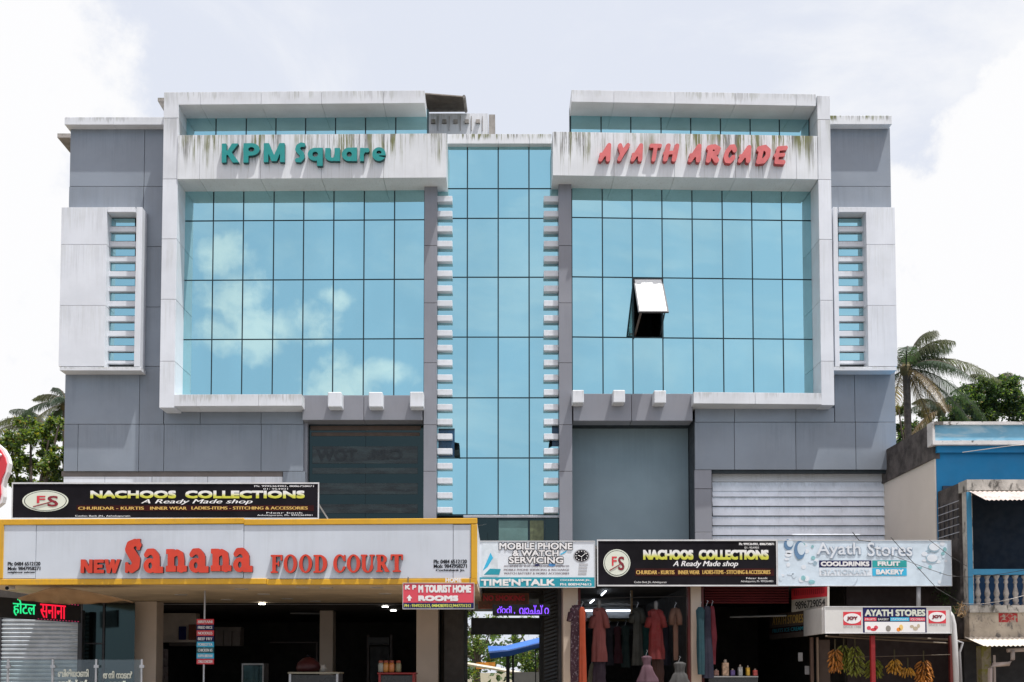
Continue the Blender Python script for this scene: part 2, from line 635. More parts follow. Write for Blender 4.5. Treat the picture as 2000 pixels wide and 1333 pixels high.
W = .27
SANS = {
    'K': [('b', 0, 0, W, 1), ('p', [(.18, .40), (.58, 1), (.96, 1), (.46, .40)]), ('p', [(.20, .62), (.62, 0), (1.0, 0), (.50, .62)])],
    'P': [('b', 0, 0, W, 1), ('e', .42, .68, .44, .32), ('b', .1, .36, .42, 1), ('-', ('e', .42, .68, .16, .12))],
    'M': [('b', 0, 0, .25, 1), ('b', .87, 0, 1.12, 1), ('p', [(0, 1), (.42, .05), (.70, .05), (.28, 1)]), ('p', [(.42, .05), (.70, .05), (1.12, 1), (.84, 1)]), ('-', ('p', [(.25, -.1), (.45, -.1), (.25, .5)])), ('-', ('p', [(.67, -.1), (.87, -.1), (.87, .5)]))],
    'S': [('s', [(.50, .88), (.34, .90), (.18, .80), (.14, .66), (.26, .54), (.40, .42), (.42, .27), (.30, .14), (.10, .13)], [.20, .22, .25, .27, .27, .27, .26, .24, .20])],
    'q': [('e', .40, .5, .40, .5), ('b', .5, -.4, .80, 1), ('-', ('e', .40, .5, .15, .2))],
    'u': [('b', 0, .35, .30, 1), ('e', .38, .36, .38, .36), ('b', .52, 0, .82, 1), ('-', ('b', .30, .36, .52, 1.2)), ('-', ('e', .41, .40, .11, .14))],
    'a': [('e', .40, .5, .42, .5), ('b', .52, 0, .84, 1), ('-', ('e', .40, .5, .15, .19))],
    'r': [('b', 0, 0, .30, 1), ('s', [(.18, .60), (.32, .82), (.56, .82)], [.3, .30, .34])],
    'e': [('e', .46, .5, .46, .5), ('-', ('e', .46, .62, .17, .14)), ('-', ('p', [(.46, .34), (1.0, .22), (1.0, .42), (.46, .42)])), ('b', .3, .40, .9, .53)],
}
T = .30
BRUSH = {
    'A': [('s', [(.12, .10), (.50, .90)], T), ('s', [(.50, .90), (.62, .10)], T), ('s', [(.08, .38), (.5, .36)], .2)],
    'Y': [('s', [(.08, .88), (.30, .50)], T), ('s', [(.62, .90), (.34, .42), (.22, .10)], T)],
    'T': [('s', [(.0, .88), (.68, .88)], .24), ('s', [(.36, .85), (.36, .10)], T)],
    'H': [('s', [(.12, .10), (.12, .90)], T), ('s', [(.66, .10), (.66, .90)], T), ('s', [(.0, .46), (.66, .52)], .22)],
    'R': [('s', [(.12, .10), (.12, .88)], T), ('s', [(.0, .84), (.32, .90), (.58, .78), (.54, .56), (.24, .46)], T), ('s', [(.3, .44), (.62, .10)], T)],
    'C': [('s', [(.66, .72), (.54, .88), (.34, .86), (.16, .62), (.12, .36), (.24, .14), (.46, .12), (.64, .30)], T)],
    'D': [('s', [(.14, .14), (.18, .82)], T), ('s', [(.02, .80), (.36, .88), (.62, .70), (.64, .42), (.44, .16), (.12, .12)], T)],
    'E': [('s', [(.66, .88), (.14, .84), (.14, .14), (.66, .12)], .24), ('s', [(.0, .48), (.58, .52)], .2)],
}
SLAB = {
    'N': [('b', .05, 0, .32, 1), ('b', .68, 0, .95, 1), ('p', [(.05, 1), (.62, 0), (.95, 0), (.38, 1)])],
    'E': [('b', 0, 0, .3, 1), ('b', 0, .76, .85, 1), ('b', 0, .38, .75, .62), ('b', 0, 0, .88, .25)],
    'W': [('p', [(0, 1), (.22, 0), (.46, 0), (.30, 1)]), ('p', [(.22, 0), (.46, 0), (.76, 1), (.52, 1)]), ('p', [(.52, 1), (.66, 0), (.9, 0), (.80, 1)]), ('p', [(.66, 0), (.9, 0), (1.28, 1), (.98, 1)])],
    'S': [('s', [(.50, .80), (.34, .88), (.17, .80), (.14, .68), (.26, .53), (.38, .38), (.38, .22), (.24, .12), (.10, .20)], [.14, .20, .25, .28, .30, .30, .26, .22, .14]),
          ('b', .40, .66, .52, .98), ('b', .01, .02, .12, .32)],
    'a': [('s', [(.12, .74), (.22, .86), (.42, .87), (.56, .72), (.60, .5), (.60, .15)], [.22, .26, .26, .28, .3, .3]), ('e', .30, .30, .30, .30), ('-', ('e', .31, .30, .085, .13)), ('b', .46, 0, .90, .26), ('b', .46, 0, .74, .7)],
    'n': [('b', .08, .1, .38, 1), ('b', 0, 0, .46, .26), ('b', 0, .78, .2, 1), ('s', [(.3, .72), (.50, .86), (.66, .76), (.70, .5), (.70, .1)], [.22, .26, .28, .29, .29]), ('b', .50, 0, .96, .26)],
    'F': [('b', .12, 0, .36, 1), ('b', 0, 0, .5, .09), ('b', 0, .90, .8, 1), ('b', .68, .68, .8, 1), ('b', .2, .46, .56, .56), ('b', .5, .36, .58, .66)],
    'O': [('e', .37, .5, .37, .5), ('-', ('e', .37, .5, .17, .41))],
    'D': [('b', .1, 0, .34, 1), ('b', 0, .91, .35, 1), ('b', 0, 0, .35, .09), ('e', .34, .5, .42, .5), ('-', ('p', [(-.4, -.3), (.1, -.3), (.1, 1.3), (-.4, 1.3)])), ('b', 0, .91, .3, 1), ('b', 0, 0, .3, .09), ('-', ('e', .36, .5, .17, .41)), ('b', .1, 0, .3, 1)],
    'C': [('e', .40, .5, .40, .5), ('-', ('e', .43, .5, .20, .41)), ('-', ('b', .55, .34, 1, .64)), ('b', .66, .62, .76, .97)],
    'U': [('b', .08, .3, .32, 1), ('b', 0, .91, .42, 1), ('e', .44, .33, .36, .33), ('-', ('e', .46, .38, .14, .28)), ('-', ('b', .32, .4, .66, 1.2)), ('b', .66, .3, .78, 1), ('b', .56, .91, .90, 1), ('b', 0, .91, .42, 1)],
    'R': [('b', .1, 0, .34, 1), ('b', 0, .91, .4, 1), ('b', 0, 0, .46, .09), ('e', .40, .74, .34, .26), ('-', ('e', .40, .74, .12, .17)), ('b', .1, 0, .34, 1), ('p', [(.3, .5), (.64, 0), (.94, 0), (.56, .54)])],
    'T': [('b', .28, 0, .54, 1), ('b', .14, 0, .68, .09), ('b', 0, .90, .82, 1), ('b', 0, .68, .10, 1), ('b', .72, .68, .82, 1)],
}

# ================================================================== ground
o = MB().box(-400, 400, -60, 700, -.3, -.02).build('ground', mat('ground_soil', (.20, .17, .12), .9, var=.3, vscale=.3, patch=(.6, .5, .6, (.08, .11, .03))), kind='structure')
o = MB().box(-200, 200, -6, 17, -.1, .0).build('road', M_ROAD, kind='structure')
o = MB().box(-200, 200, 17, 45.5, -.1, .12).build('pavement', M_PAVE, kind='structure')
o = MB().box(-200, 200, -12, -6.02, -.1, .12).build('far_pavement', M_PAVE, kind='structure')

# ================================================================== the arcade building
YG = 32.0      # glass plane
YF = 31.2      # front of the white frames
YW = 31.9      # grey walls
bd = thing('shopping_arcade_building', 'wide white and grey commercial building with mirrored teal glass between two open white frames', 'building', (0, 32, 0))


def core(x0, x1, y0, y1, z0, z1, name='core_wall', m=None):
    return MB().box(x0, x1, y0, y1, z0, z1).build(name, m or M_GREY, bd)


ZB = 4.25
xl, xr = P(130, 600, YW).x, P(1746, 600, YW).x
zt_wing = P(200, 252, YW).z
core(xl + .06, P(338, 600, 32).x, YW + .12, 46, ZB, zt_wing - .02)
zl = P(1600, 917, YW).z
core(P(1610, 600, 32).x, xr - .06, YW + .12, 46, zl, zt_wing - .02)
core(P(1610, 600, 32).x, xr - .06, YW + .56, 46, ZB, zl - .002)
xa, xb = P(338, 600, 32).x, P(1610, 600, 32).x
zt = P(600, 262, 32).z
xo0, xo1 = P(1225, 600, 32).x, P(1302, 600, 32).x
zo0, zo1 = P(1260, 668, 32).z, P(1260, 540, 32).z
# behind the glass: leave a room behind the open sash
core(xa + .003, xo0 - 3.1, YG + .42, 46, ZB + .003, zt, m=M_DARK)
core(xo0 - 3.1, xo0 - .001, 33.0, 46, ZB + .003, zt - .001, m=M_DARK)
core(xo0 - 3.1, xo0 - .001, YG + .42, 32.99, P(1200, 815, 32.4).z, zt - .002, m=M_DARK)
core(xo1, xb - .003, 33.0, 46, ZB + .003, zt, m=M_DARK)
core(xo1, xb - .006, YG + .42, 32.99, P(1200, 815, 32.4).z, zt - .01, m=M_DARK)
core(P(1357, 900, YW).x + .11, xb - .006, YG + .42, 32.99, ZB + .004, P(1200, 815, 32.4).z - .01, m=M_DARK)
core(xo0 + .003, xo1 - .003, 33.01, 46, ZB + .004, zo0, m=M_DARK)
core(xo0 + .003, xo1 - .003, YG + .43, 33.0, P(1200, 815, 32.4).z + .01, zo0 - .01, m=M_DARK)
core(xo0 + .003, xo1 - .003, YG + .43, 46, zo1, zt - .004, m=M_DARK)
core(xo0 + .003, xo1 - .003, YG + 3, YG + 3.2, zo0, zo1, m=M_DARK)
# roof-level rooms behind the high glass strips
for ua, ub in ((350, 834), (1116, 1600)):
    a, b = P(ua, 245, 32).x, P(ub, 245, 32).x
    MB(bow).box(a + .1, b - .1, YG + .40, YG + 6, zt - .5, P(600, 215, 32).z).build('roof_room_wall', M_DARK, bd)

# --- grey wing walls, panel by panel
LX = [(137, 283), (283, 319)]
grid('wall_panel', [136.5, 282, 321], [250, 364.5], YW, .1, M_GREY, bd)
grid('wall_panel', [133.5, 279.5, 318], [364.5, 482], YW, .1, M_GREY, bd)
grid('wall_panel', [131, 277.5, 316], [482, 600], YW, .1, M_GREY, bd)
grid('wall_panel', [129, 275.5, 316], [600, 716], YW, .1, M_GREY, bd)
grid('wall_panel', [126.5, 272.5, 320], [716, 829], YW, .1, M_GREY, bd)
grid('wall_panel', [124.5, 152, 271, 320, 510], [829, 921], YW + .0, .1, M_GREY, bd)
grid('wall_panel', [320, 391, 510, 593], [797, 829], YW - .002, .1, M_GREY, bd)
grid('wall_panel', [510, 593], [829, 921], YW + .0, .1, M_GREY, bd)
grid('wall_panel', [552, 596], [921, 1012], YW, .1, M_GREY, bd)
fb('wall_panel', (120, 921, 552, 931), YW + .06, .05, mat('ledge_brown', (.14, .12, .11), .6), bd)
grid('wall_panel', [123, 204, 296, 405, 552], [931, 1020], YW + .05, .1, M_WHITE, bd)
grid('wall_panel', [1621, 1739.5], [250, 364.5], YW, .1, M_GREY, bd)
grid('wall_panel', [1623, 1741.5], [364.5, 482], YW, .1, M_GREY, bd)
grid('wall_panel', [1625, 1743.5], [482, 600], YW, .1, M_GREY, bd)
grid('wall_panel', [1627, 1746], [600, 722], YW, .1, M_GREY, bd)
grid('wall_panel', [1630, 1669.5, 1749], [722, 825], YW, .1, M_GREY, bd)
grid('wall_panel', [1357, 1434.5, 1554.5, 1671.5, 1751], [825, 918], YW, .1, M_GREY, bd)
grid('wall_panel', [1357, 1434.5, 1554.5, 1630], [797, 825], YW, .1, M_GREY, bd)
grid('wall_panel', [1357, 1391], [918, 955, 1040, 1090], YW, .1, M_GREY2, bd)
# right side return of the building
MB().box(xr - .055, xr + .01, YW + .11, 46, ZB, zt_wing - .3).build('side_wall', M_GREY, bd)
MB().box(xl - .01, xl + .055, YW + .11, 46, ZB, zt_wing - .3).build('side_wall', M_GREY, bd)

# --- cornices over the wings
for r in ((126, 229, 222, 244), (222, 229, 320, 244)):
    fb('cornice', r, 31.62, 3.0, M_STAIN2, bd, gap=.006)
fb('cornice', (1620.5, 226, 1742, 243), 31.62, 3.0, M_STAIN, bd)
# ledges on the left side, seen past the corner
a = P(112, 264, 32.9)
MB().box(a.x, a.x + .42, 32.9, 44, P(112, 269, 32.9).z, P(112, 261, 32.9).z).build('side_ledge', M_CONC, bd)
a = P(308, 196, 33)
MB().box(a.x, a.x + 1.2, 33, 40, a.z - .03, a.z + .08).build('roof_ledge', M_CONC, bd)
# roof top stair room, its tilted metal roof and white wall
x0, x1, z0, z1 = rect(835, 222, 953, 268, 33.2)
wl = MB().box(x0, x1, 33.2, 36, z0 - .3, z1).build('roof_room_wall', M_STAIN2, bd)
for k in range(5):
    x = x0 + (x1 - x0) * (.06 + k * .185)
    MB().box(x, x + .14, 33.12, 33.2, z1 - .36, z1 - .24).box(x + .22, x + .235, 33.17, 33.2, z1 - .6, z1 - .1).build('wall_bracket', M_CONC, wl)
x2 = P(967, 245, 33.3).x
MB().box(x1 + .03, x2, 33.3, 37, z0 - .3, z1 + .02).build('roof_room_wall', M_CONC, bd)
pa, pb_, pc, pd = P(830, 184, 32.0), P(905, 190, 32.0), P(909, 219, 33.2), P(834, 219.5, 33.2)
mb = MB()
top = [p + Vector((0, .02, .05)) for p in (pa, pb_, pc, pd)]
mb.quadlist([pa, pb_, pc, pd] + top, [(3, 2, 1, 0), (4, 5, 6, 7), (0, 1, 5, 4), (1, 2, 6, 5), (2, 3, 7, 6), (3, 0, 4, 7)])
mb.build('roof_sheet', M_ROOFSHEET, bd)
MB().tube([pb_ + Vector((.02, 0, .02)), pc + Vector((.02, 0, .02))], .055, 6).build('roof_sheet_edge', M_CONC, bd)

# --- two white frames
def zrow(v, u, Y):
    return P(u, v, Y + bow(P(u, v, Y).x)).z


for side in (0, 1):
    if side == 0:
        colu = [(180, 321.5, 348.5), (231, 320.5, 348), (350, 317.5, 346), (467, 316, 345), (585, 313.5, 341.5), (706, 311.5, 338.5), (797, 310, 337)]
    else:
        colu = [(187, 1594, 1618.5), (234, 1595, 1619.5), (351, 1597.5, 1622), (468, 1600, 1625), (587, 1601.5, 1627), (706, 1604, 1630), (792, 1606, 1632)]
    um = (colu[3][1] + colu[3][2]) / 2
    x0 = P(colu[3][1], 467, YF + bow(P(colu[3][1], 467, YF).x)).x
    x1 = P(colu[3][2], 467, YF + bow(P(colu[3][2], 467, YF).x)).x
    if side == 0:
        for i in range(6):
            MB(bow).box(x0, x1, YF, YG + .3, zrow(colu[i + 1][0], um, YF) + .006, zrow(colu[i][0], um, YF) - .006).build('frame_column_panel', M_STAIN2 if i < 2 else M_WHITE, bd, bevel=.006)
    else:
        for i in range(6):
            MB(bow).box(x0, x1, YF, YG + .3, zrow(colu[i + 1][0], um, YF) + .006, zrow(colu[i][0], um, YF) - .006).build('frame_column_panel', M_STAIN2 if i < 2 else M_WHITE, bd, bevel=.006)
# top slabs and sign beams
grid('slab_panel', [348.8, 391, 510, 628, 749, 829.5], [178.5, 203.5], YF, 1.0, M_STAIN2, bd, bow, gap=.008)
grid('slab_panel', [1116, 1199, 1318, 1436, 1555, 1593.6], [180, 203.5], YF, 1.0, M_STAIN2, bd, bow, gap=.008)
grid('beam_panel', [346.5, 390, 509, 628, 749, 872], [262.5, 349], YF - .03, .98, M_STAIN, bd, bow, gap=.008)
grid('beam_panel', [1079.5, 1199, 1317, 1436, 1555, 1597], [261.5, 347], YF - .03, .98, M_STAIN, bd, bow, gap=.008)
grid('sill_panel', [337.5, 383, 505, 589.5], [770.5, 793.5], YF, .95, M_STAIN2, bd, bow, gap=.008)
grid('sill_panel', [1354.5, 1475, 1605.5], [767, 789.5], YF, .95, M_STAIN2, bd, bow, gap=.008)
# centre parapet
grid('parapet_panel', [873.5, 912, 973, 1034, 1077.5], [262, 281], 31.8, .5, M_STAIN, bd, gap=.006)

# --- glass
def window(us, vs, Y, m, warp=None, skip=(), gap=.04, cell=None, top=None, name='curtain_wall'):
    w = bpy.data.objects.new(name, None)
    COL.objects.link(w)
    w.parent = bd
    w.location = (0, 0, 0)
    grid('pane', us, vs, Y, .02, m, w, warp, gap=gap, skip=skip, bevel=0, jit=.0028)
    vm = (vs[0] + vs[-1]) / 2
    for u in us:
        x0 = rect(u, vm, u + 1, vm + 1, Y, warp)[0]
        _, _, z0, z1 = rect(us[0], vs[0], us[-1], vs[-1], Y, warp)
        MB(warp).box(x0 - .035, x0 + .035, Y + .025, Y + .18, z0, z1).build('mullion', M_MULL, w)
    x0, x1, _, _ = rect(us[0], vm, us[-1], vm + 1, Y, warp)
    for v in vs:
        _, _, _, z = rect(us[0], v, us[-1], v + 1, Y, warp)
        MB(warp).box(x0, x1, Y + .03, Y + .17, z - .035, z + .035).build('transom', M_MULL, w)
    return w


UL = [356.5, 415, 474, 533.5, 592, 651, 710.5, 770, 829]
UR = [1117, 1177, 1235.5, 1294, 1353, 1412, 1470, 1528.5, 1587]
window(UL, [360, 431, 547, 663, 780], YG, M_GLASS, bow)
cwr = window(UR, [360, 428.5, 544, 661, 780], YG, M_GLASS, bow, skip=((2, 2),))
window([363, 422, 481, 539, 597, 655.5, 714, 773, 835], [215, 275], YG, M_GLASS, bow)
window([1114.5, 1174, 1232, 1291, 1349, 1407, 1465, 1522, 1580], [215, 275], YG, M_GLASS, bow)
window([851, 912.5, 973, 1033.5, 1094], [282, 369, 427, 542, 659, 777.5, 895, 1006], YG, M_GLASS)
# strip of dark low windows under the centre glass
w2 = window([905, 934, 971.5, 1033.5, 1064, 1094], [1011, 1140], YG + .05, M_DGLASS)
fb('blind', (974, 1017, 1031, 1130), YG + .035, .008, mat('dusty_teal_blind', (.10, .19, .18), .4, var=.15), w2)
fb('blind', (1035, 1017, 1062, 1130), YG + .035, .008, mat('olive_curtain', (.10, .12, .06), .5, var=.4, vscale=4), w2)
fb('transom', (905, 1006.5, 1094, 1011.5), YG - .03, .08, M_STEEL, bd)

# open top-hung sash
x0, x1, z0, z1 = rect(1237, 546, 1294, 660, YG - .02, bow)
y0 = YG - .04 + bow((x0 + x1) / 2)
L = (z1 - z0)
tl = R(38)
sash = bpy.data.objects.new('open_sash', None)
COL.objects.link(sash)
sash.parent = bd
sash.location = Vector((x0, y0, z1)) - Vector((0, 32, 0))
sash.rotation_euler = (-tl, 0, 0)


def local(mb, name, m):
    me = bpy.data.meshes.new(name)
    me.from_pydata(mb.v, [], mb.f)
    me.materials.append(m)
    o = bpy.data.objects.new(name, me)
    COL.objects.link(o)
    o.parent = sash
    return o


w_ = x1 - x0
local(MB().box(.04, w_ - .04, -.01, .01, -L + .05, -.04), 'pane', M_SASH)
local(MB().box(0, .04, -.02, .03, -L, 0).box(w_ - .04, w_, -.02, .03, -L, 0).box(.04, w_ - .04, -.02, .03, -L, -L + .05).box(.04, w_ - .04, -.02, .03, -.04, 0), 'sash_frame', M_STEELD)
e = Vector((x0 + .1, y0 - math.sin(tl) * L * .95, z1 - math.cos(tl) * L * .95))
MB().tube([e, (x0 + .06, y0 + .2, z0 + .1)], .035, 6).build('stay_arm', mat('brown_stay', (.10, .06, .045), .6), bd)
MB().tube([e + Vector((w_ - .2, 0, 0)), (x1 - .06, y0 + .2, z0 + .1)], .02, 6).build('stay_arm', M_STEELD, bd)
fb('opening_frame', (1234.5, 543, 1238.5, 663), YG - .01, .3, M_MULL, bd, bow)
fb('opening_frame', (1293, 543, 1296, 663), YG - .01, .3, M_MULL, bd, bow)

# small opened sashes at the edges of the centre glass
M_NAVYG = mat('deep_blue_opening', (.008, .05, .11), .3, var=.3, vscale=3)
for k, (ua, ub, va, vb, uc) in enumerate(((856, 888, 838, 893, 897), (1078, 1091, 833, 872, 1073))):
    op = fb('small_opening', (ua, va, ub, vb), YG - .02, .015, M_NAVYG, bd)
    e0, e1, e2, e3 = P(ub if k == 0 else ua, va + 26, YG - .03), P(uc, va + 28, YG - .16), P(uc + (1.5 if k == 0 else -1), vb, YG - .16), P(ub if k == 0 else ua, vb, YG - .03)
    t_ = Vector((0, .02, 0))
    MB().quadlist([e0, e1, e2, e3, e0 + t_, e1 + t_, e2 + t_, e3 + t_], [(3, 2, 1, 0), (4, 5, 6, 7), (0, 1, 5, 4), (1, 2, 6, 5), (2, 3, 7, 6), (3, 0, 4, 7)]).build('sash_pane', M_DGLASS, op, fixn=True)
    fb('sash_frame', (ua, va - 1, ub, va + 2), YG - .05, .03, M_MULL, op)

# --- grey pillars beside the centre glass
grid('pillar_panel', [827.5, 853.5], [357, 480, 592, 709, 830, 921, 1030], 31.65, .5, M_GREY2, bd)
grid('pillar_panel', [1091.5, 1117.5], [357, 480, 592, 709, 830, 921, 1060], 31.65, .5, M_GREY2, bd)
# grey bands under the glass
grid('band_panel', [590.5, 710.5, 825.5], [772, 821], 31.62, .6, M_GREY2, bd)
grid('band_panel', [1119.5, 1233.5, 1353], [769, 822.5], 31.62, .6, M_GREY2, bd)
for r in ((640, 766, 667, 795), (720, 766, 747, 795), (800.5, 765.5, 827, 795)):
    fb('square_block', r, 31.2, .45, M_WHITE, bd, bevel=.02)
for r in ((1118, 762, 1140.5, 787), (1197.5, 762, 1221, 786.5), (1277.5, 763, 1301, 787.5)):
    fb('square_block', r, 31.2, .45, M_STAIN2, bd, bevel=.02)

# --- fins
for k in range(22):
    v = 383 + 29.25 * k - .0145 * k * k
    for r in ((854, v, 883.3, v + 11), (1062.2, v, 1090.8, v + 11)):
        fb('fin', r, 31.78, .24, M_WHITE, bd, bevel=.008)

# --- white side boxes with slotted windows
for side in (0, 1):
    if side == 0:
        big, lip, mid, other = (117, 206.5), (117, 274.5), (209.5, 264), (264, 275.5)
        slot = (214.5, 261.5)
    else:
        big, lip, mid, other = (1693.5, 1750.5), (1629, 1751), (1638.5, 1691.5), (1629, 1638)
        slot = (1640, 1687)
    Yb, Yr = 31.45, 31.78
    vt = 405
    grid('box_panel', list(big), [vt, 478, 597, 716], Yb, .44, M_WHITE, bd, gap=.010)
    fb('box_panel', (other[0], vt, other[1], 716), Yb, .44, M_WHITE, bd)
    fb('box_panel', (mid[0], vt, mid[1], 414.5), Yb, .44, M_WHITE, bd)
    fb('box_lip', (lip[0] - .5, 717, lip[1] + .5, 724), Yb - .02, .46, M_STAIN2, bd)
    if side == 0:
        fb('slot_back', (207, 412, 265, 716), Yr + .09, .02, M_DARK, bd)
    else:
        fb('slot_back', (1637, 412, 1693, 716), Yr + .09, .02, M_DARK, bd)
    for k in range(11):
        v0 = 413 + 29.15 * k
        if k < 10:
            g0 = 427.5 + 29.15 * k
            fb('slot_pane', (slot[0] - 2, g0, slot[1] + 2, g0 + 14.5), Yr + .06, .02, M_GLASS, bd, bevel=0)
        fb('slot_bar', (mid[0] - 1, v0 + (.5 if k else 1), mid[1] + 1, v0 + (10.5 if k < 10 else 6)), Yr - (.06 if k else 0), .15, M_WHITE, bd)

# --- left dark window
fb('window_reveal', (590, 821, 600, 1030), YW + .102, .5, M_GREY2, bd)
w1 = window([602, 714, 828], [831, 1030], YG + .2, M_DGLASS, gap=.02, name='dark_window')
fb('blind', (608, 845, 820, 852), YG + .185, .01, mat('dull_brown', (.08, .05, .035), .6), w1)
fb('blind', (606, 832, 822, 841), YG + .185, .01, mat('dull_brown', (.08, .05, .035), .6), w1)
for k, (a, b, c) in enumerate(((872, 906, 0), (914, 926, 0), (944, 966, 0), (985, 1003, 0))):
    fb('blind', (610, a, 816, b), YG + .187, .008, mat('dull_grey_green', (.016, .026, .026), .3, var=.7, vscale=2.5, stretch=(.5, 1, 3)), w1)
flat('TOW', (618, 878, 697, 901), YG + .18, M_DARK, w1, bold=1.0, flip=True)  # reflected sign from across the street, painted as dark mirrored letters
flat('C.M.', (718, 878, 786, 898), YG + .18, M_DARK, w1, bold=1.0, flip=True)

# --- right opening closed with a sheet
MB().box(P(1117, 900, 32).x - .4, P(1357, 900, YW).x, YW + .13, 32.89, P(1200, 823, 31.9).z, P(1200, 823, 31.9).z + .1).build('opening_soffit', M_DARK, bd)
fb('infill_sheet', (1100, 836, 1345, 1090), 32.9, .05, M_SHEET, bd)
MB().box(P(1357, 900, YW).x, P(1357, 900, YW).x + .1, YW + .13, 32.9, ZB, P(1200, 823, 31.9).z).build('opening_reveal', mat('dark_reveal', (.05, .06, .07), .6), bd)
# --- louvre slats
fb('louvre_back', (1385, 912, 1752, 1090), YG + .405, .012, M_DARK, bd)
fb('louvre_header', (1391, 925.5, 1746, 941), YW + .41, .08, M_WHITE, bd)
x0, x1, _, _ = rect(1391, 980, 1746, 990, YW + .4)
for v in (941, 952, 970, 989, 1008, 1027, 1046, 1065):
    z1, z0 = P(1500, v + .6, YW + .4).z, P(1500, v + 18.4, YW + .4).z
    MB().prismx([(YW + .39, z0), (YW + .42, z0), (YW + .49, z1), (YW + .46, z1)], x0 + random.uniform(0, .02), x1 - random.uniform(0, .02)).build('slat', mat('louvre_white', (.78, .84, .93), .55, var=.08, vscale=2, streak=.2, streakcol=(.2, .22, .25)), bd, fixn=True)
fb('wall_trim', (1391, 918.5, 1752, 925), YW + .06, .1, M_DARK, bd)

# --- ground floor rooms
def room(u0, u1, Yn, Yf, ceil, m, name='shop_wall'):
    a, b = P(u0, 1250, Yn).x, P(u1, 1250, Yn).x
    MB().box(a - .1, a, Yn, Yf, .12, ceil).build(name, m, bd)
    MB().box(b, b + .1, Yn, Yf, .12, ceil).build(name, m, bd)
    MB().box(a - .1, b + .1, Yf, Yf + .1, .12, ceil).build(name, m, bd)
    MB().box(a - .1, b + .1, Yn, Yf + .1, ceil + .001, ceil + .15).build('shop_ceiling', m, bd)
    MB().box(a, b, Yn, Yf, .121, .14).build('shop_floor', M_FLOOR, bd)
    return a, b


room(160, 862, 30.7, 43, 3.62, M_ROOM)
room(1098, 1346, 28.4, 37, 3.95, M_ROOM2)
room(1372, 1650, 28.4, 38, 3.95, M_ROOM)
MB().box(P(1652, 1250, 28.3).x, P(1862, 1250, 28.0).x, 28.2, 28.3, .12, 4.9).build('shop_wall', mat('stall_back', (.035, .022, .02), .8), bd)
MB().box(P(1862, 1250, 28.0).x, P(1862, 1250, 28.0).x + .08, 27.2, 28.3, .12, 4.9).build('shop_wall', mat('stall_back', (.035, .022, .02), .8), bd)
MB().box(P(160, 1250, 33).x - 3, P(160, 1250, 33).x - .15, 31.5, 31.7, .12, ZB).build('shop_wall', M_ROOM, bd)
# passage walls
for u, v in ((867, 905), (1063, 1092)):
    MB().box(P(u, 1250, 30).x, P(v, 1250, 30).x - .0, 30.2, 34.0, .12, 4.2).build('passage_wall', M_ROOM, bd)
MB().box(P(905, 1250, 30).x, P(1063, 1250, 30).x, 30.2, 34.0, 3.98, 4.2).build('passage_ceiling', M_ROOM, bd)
# lintels closing off the wall between ground floor and first floor
MB().box(xl, P(905, 1100, 31).x, 31.2, 31.4, 3.62, P(500, 1015, 31.3).z).build('lintel_wall', M_WHITE, bd)
MB().box(P(905, 1100, 28).x, P(1752, 1100, 31.8).x, 31.0, 31.2, 3.96, 4.9).build('lintel_wall', M_ROOM, bd)
for r, Y, m in (((262, 1140, 305, 1420), 29.8, M_BEIGE), ((813, 1140, 855.5, 1420), 29.8, M_BEIGE), ((624, 1170, 650, 1400), 34.5, M_BEIGE)):
    x0, x1, _, _ = rect(*r, Y)
    MB().box(x0, x1, Y, Y + .6, .12, 3.62).build('column', m, bd, bevel=.01)
x0, x1, _, _ = rect(1100, 1140, 1129, 1333, 27.6)
MB().box(x0, x1, 27.6, 28.3, .12, 4.0).build('column', M_BEIGE, bd, bevel=.01)
x0, x1, _, _ = rect(1350, 1140, 1370, 1333, 27.6)
MB().box(x0, x1, 27.6, 28.3, .12, 4.0).build('column', M_BEIGE, bd, bevel=.01)
mdr = mat('maroon_paint', (.12, .018, .015), .5)
for r in ((1344, 1146, 1350, 1333), (1370, 1146, 1375, 1333), (1129, 1146, 1134, 1333)):
    x0, x1, _, _ = rect(*r, 27.7)
    MB().box(x0, x1, 27.7, 27.9, .12, 3.9).build('door_post', mdr, bd)

# --- canopy over the food court
cn = thing('canopy', 'beige soffited canopy over the food court front behind the yellow framed sign', 'canopy', (-6, 27, 3.6))
ZS = P(500, 1141, 24.0).z
xc1 = P(931.5, 1080, 23.7).x
zct = P(931, 1013, 23.7).z
MB(yawfascia).box(-12.6, xc1 - .05, 24.12, 24.4, ZS + .02, zct - .02).build('canopy_board', M_FASCIA, cn)
MB().box(-12.6, xc1 - .012, 24.0, 31.19, ZS, ZS + .12).build('soffit', M_SOFFIT, cn)
pz = zct
MB().prismx([(24.0, ZS + .125), (24.0, pz - .05), (28.0, pz - .05), (31.18, pz - .05), (31.18, ZS + .125)], xc1 - .04, xc1 - .002).build('side_panel', M_WHITE, cn, fixn=True)
MB().box(-12.6, xc1 - .045, 24.45, 31.18, pz - .12, pz - .06).build('canopy_roof', M_CONC, cn)
mlamp = emit('lit_downlight', (1, .97, .9), 6)
moff = mat('unlit_downlight', (.55, .52, .48), .4)
for (u, v) in ((352, 1161), (514, 1160), (636, 1148), (560, 1169), (442, 1171), (470, 1150), (590, 1147), (735, 1147), (752, 1159), (615, 1174)):
    Y = (ZS - EYE) * FPX / (1310 - v)
    x = (u - PU) / FPX * Y
    MB().lathe((x, Y, ZS - .02), [(.17, 0), (.17, .018)], 14).build('downlight', moff, cn)
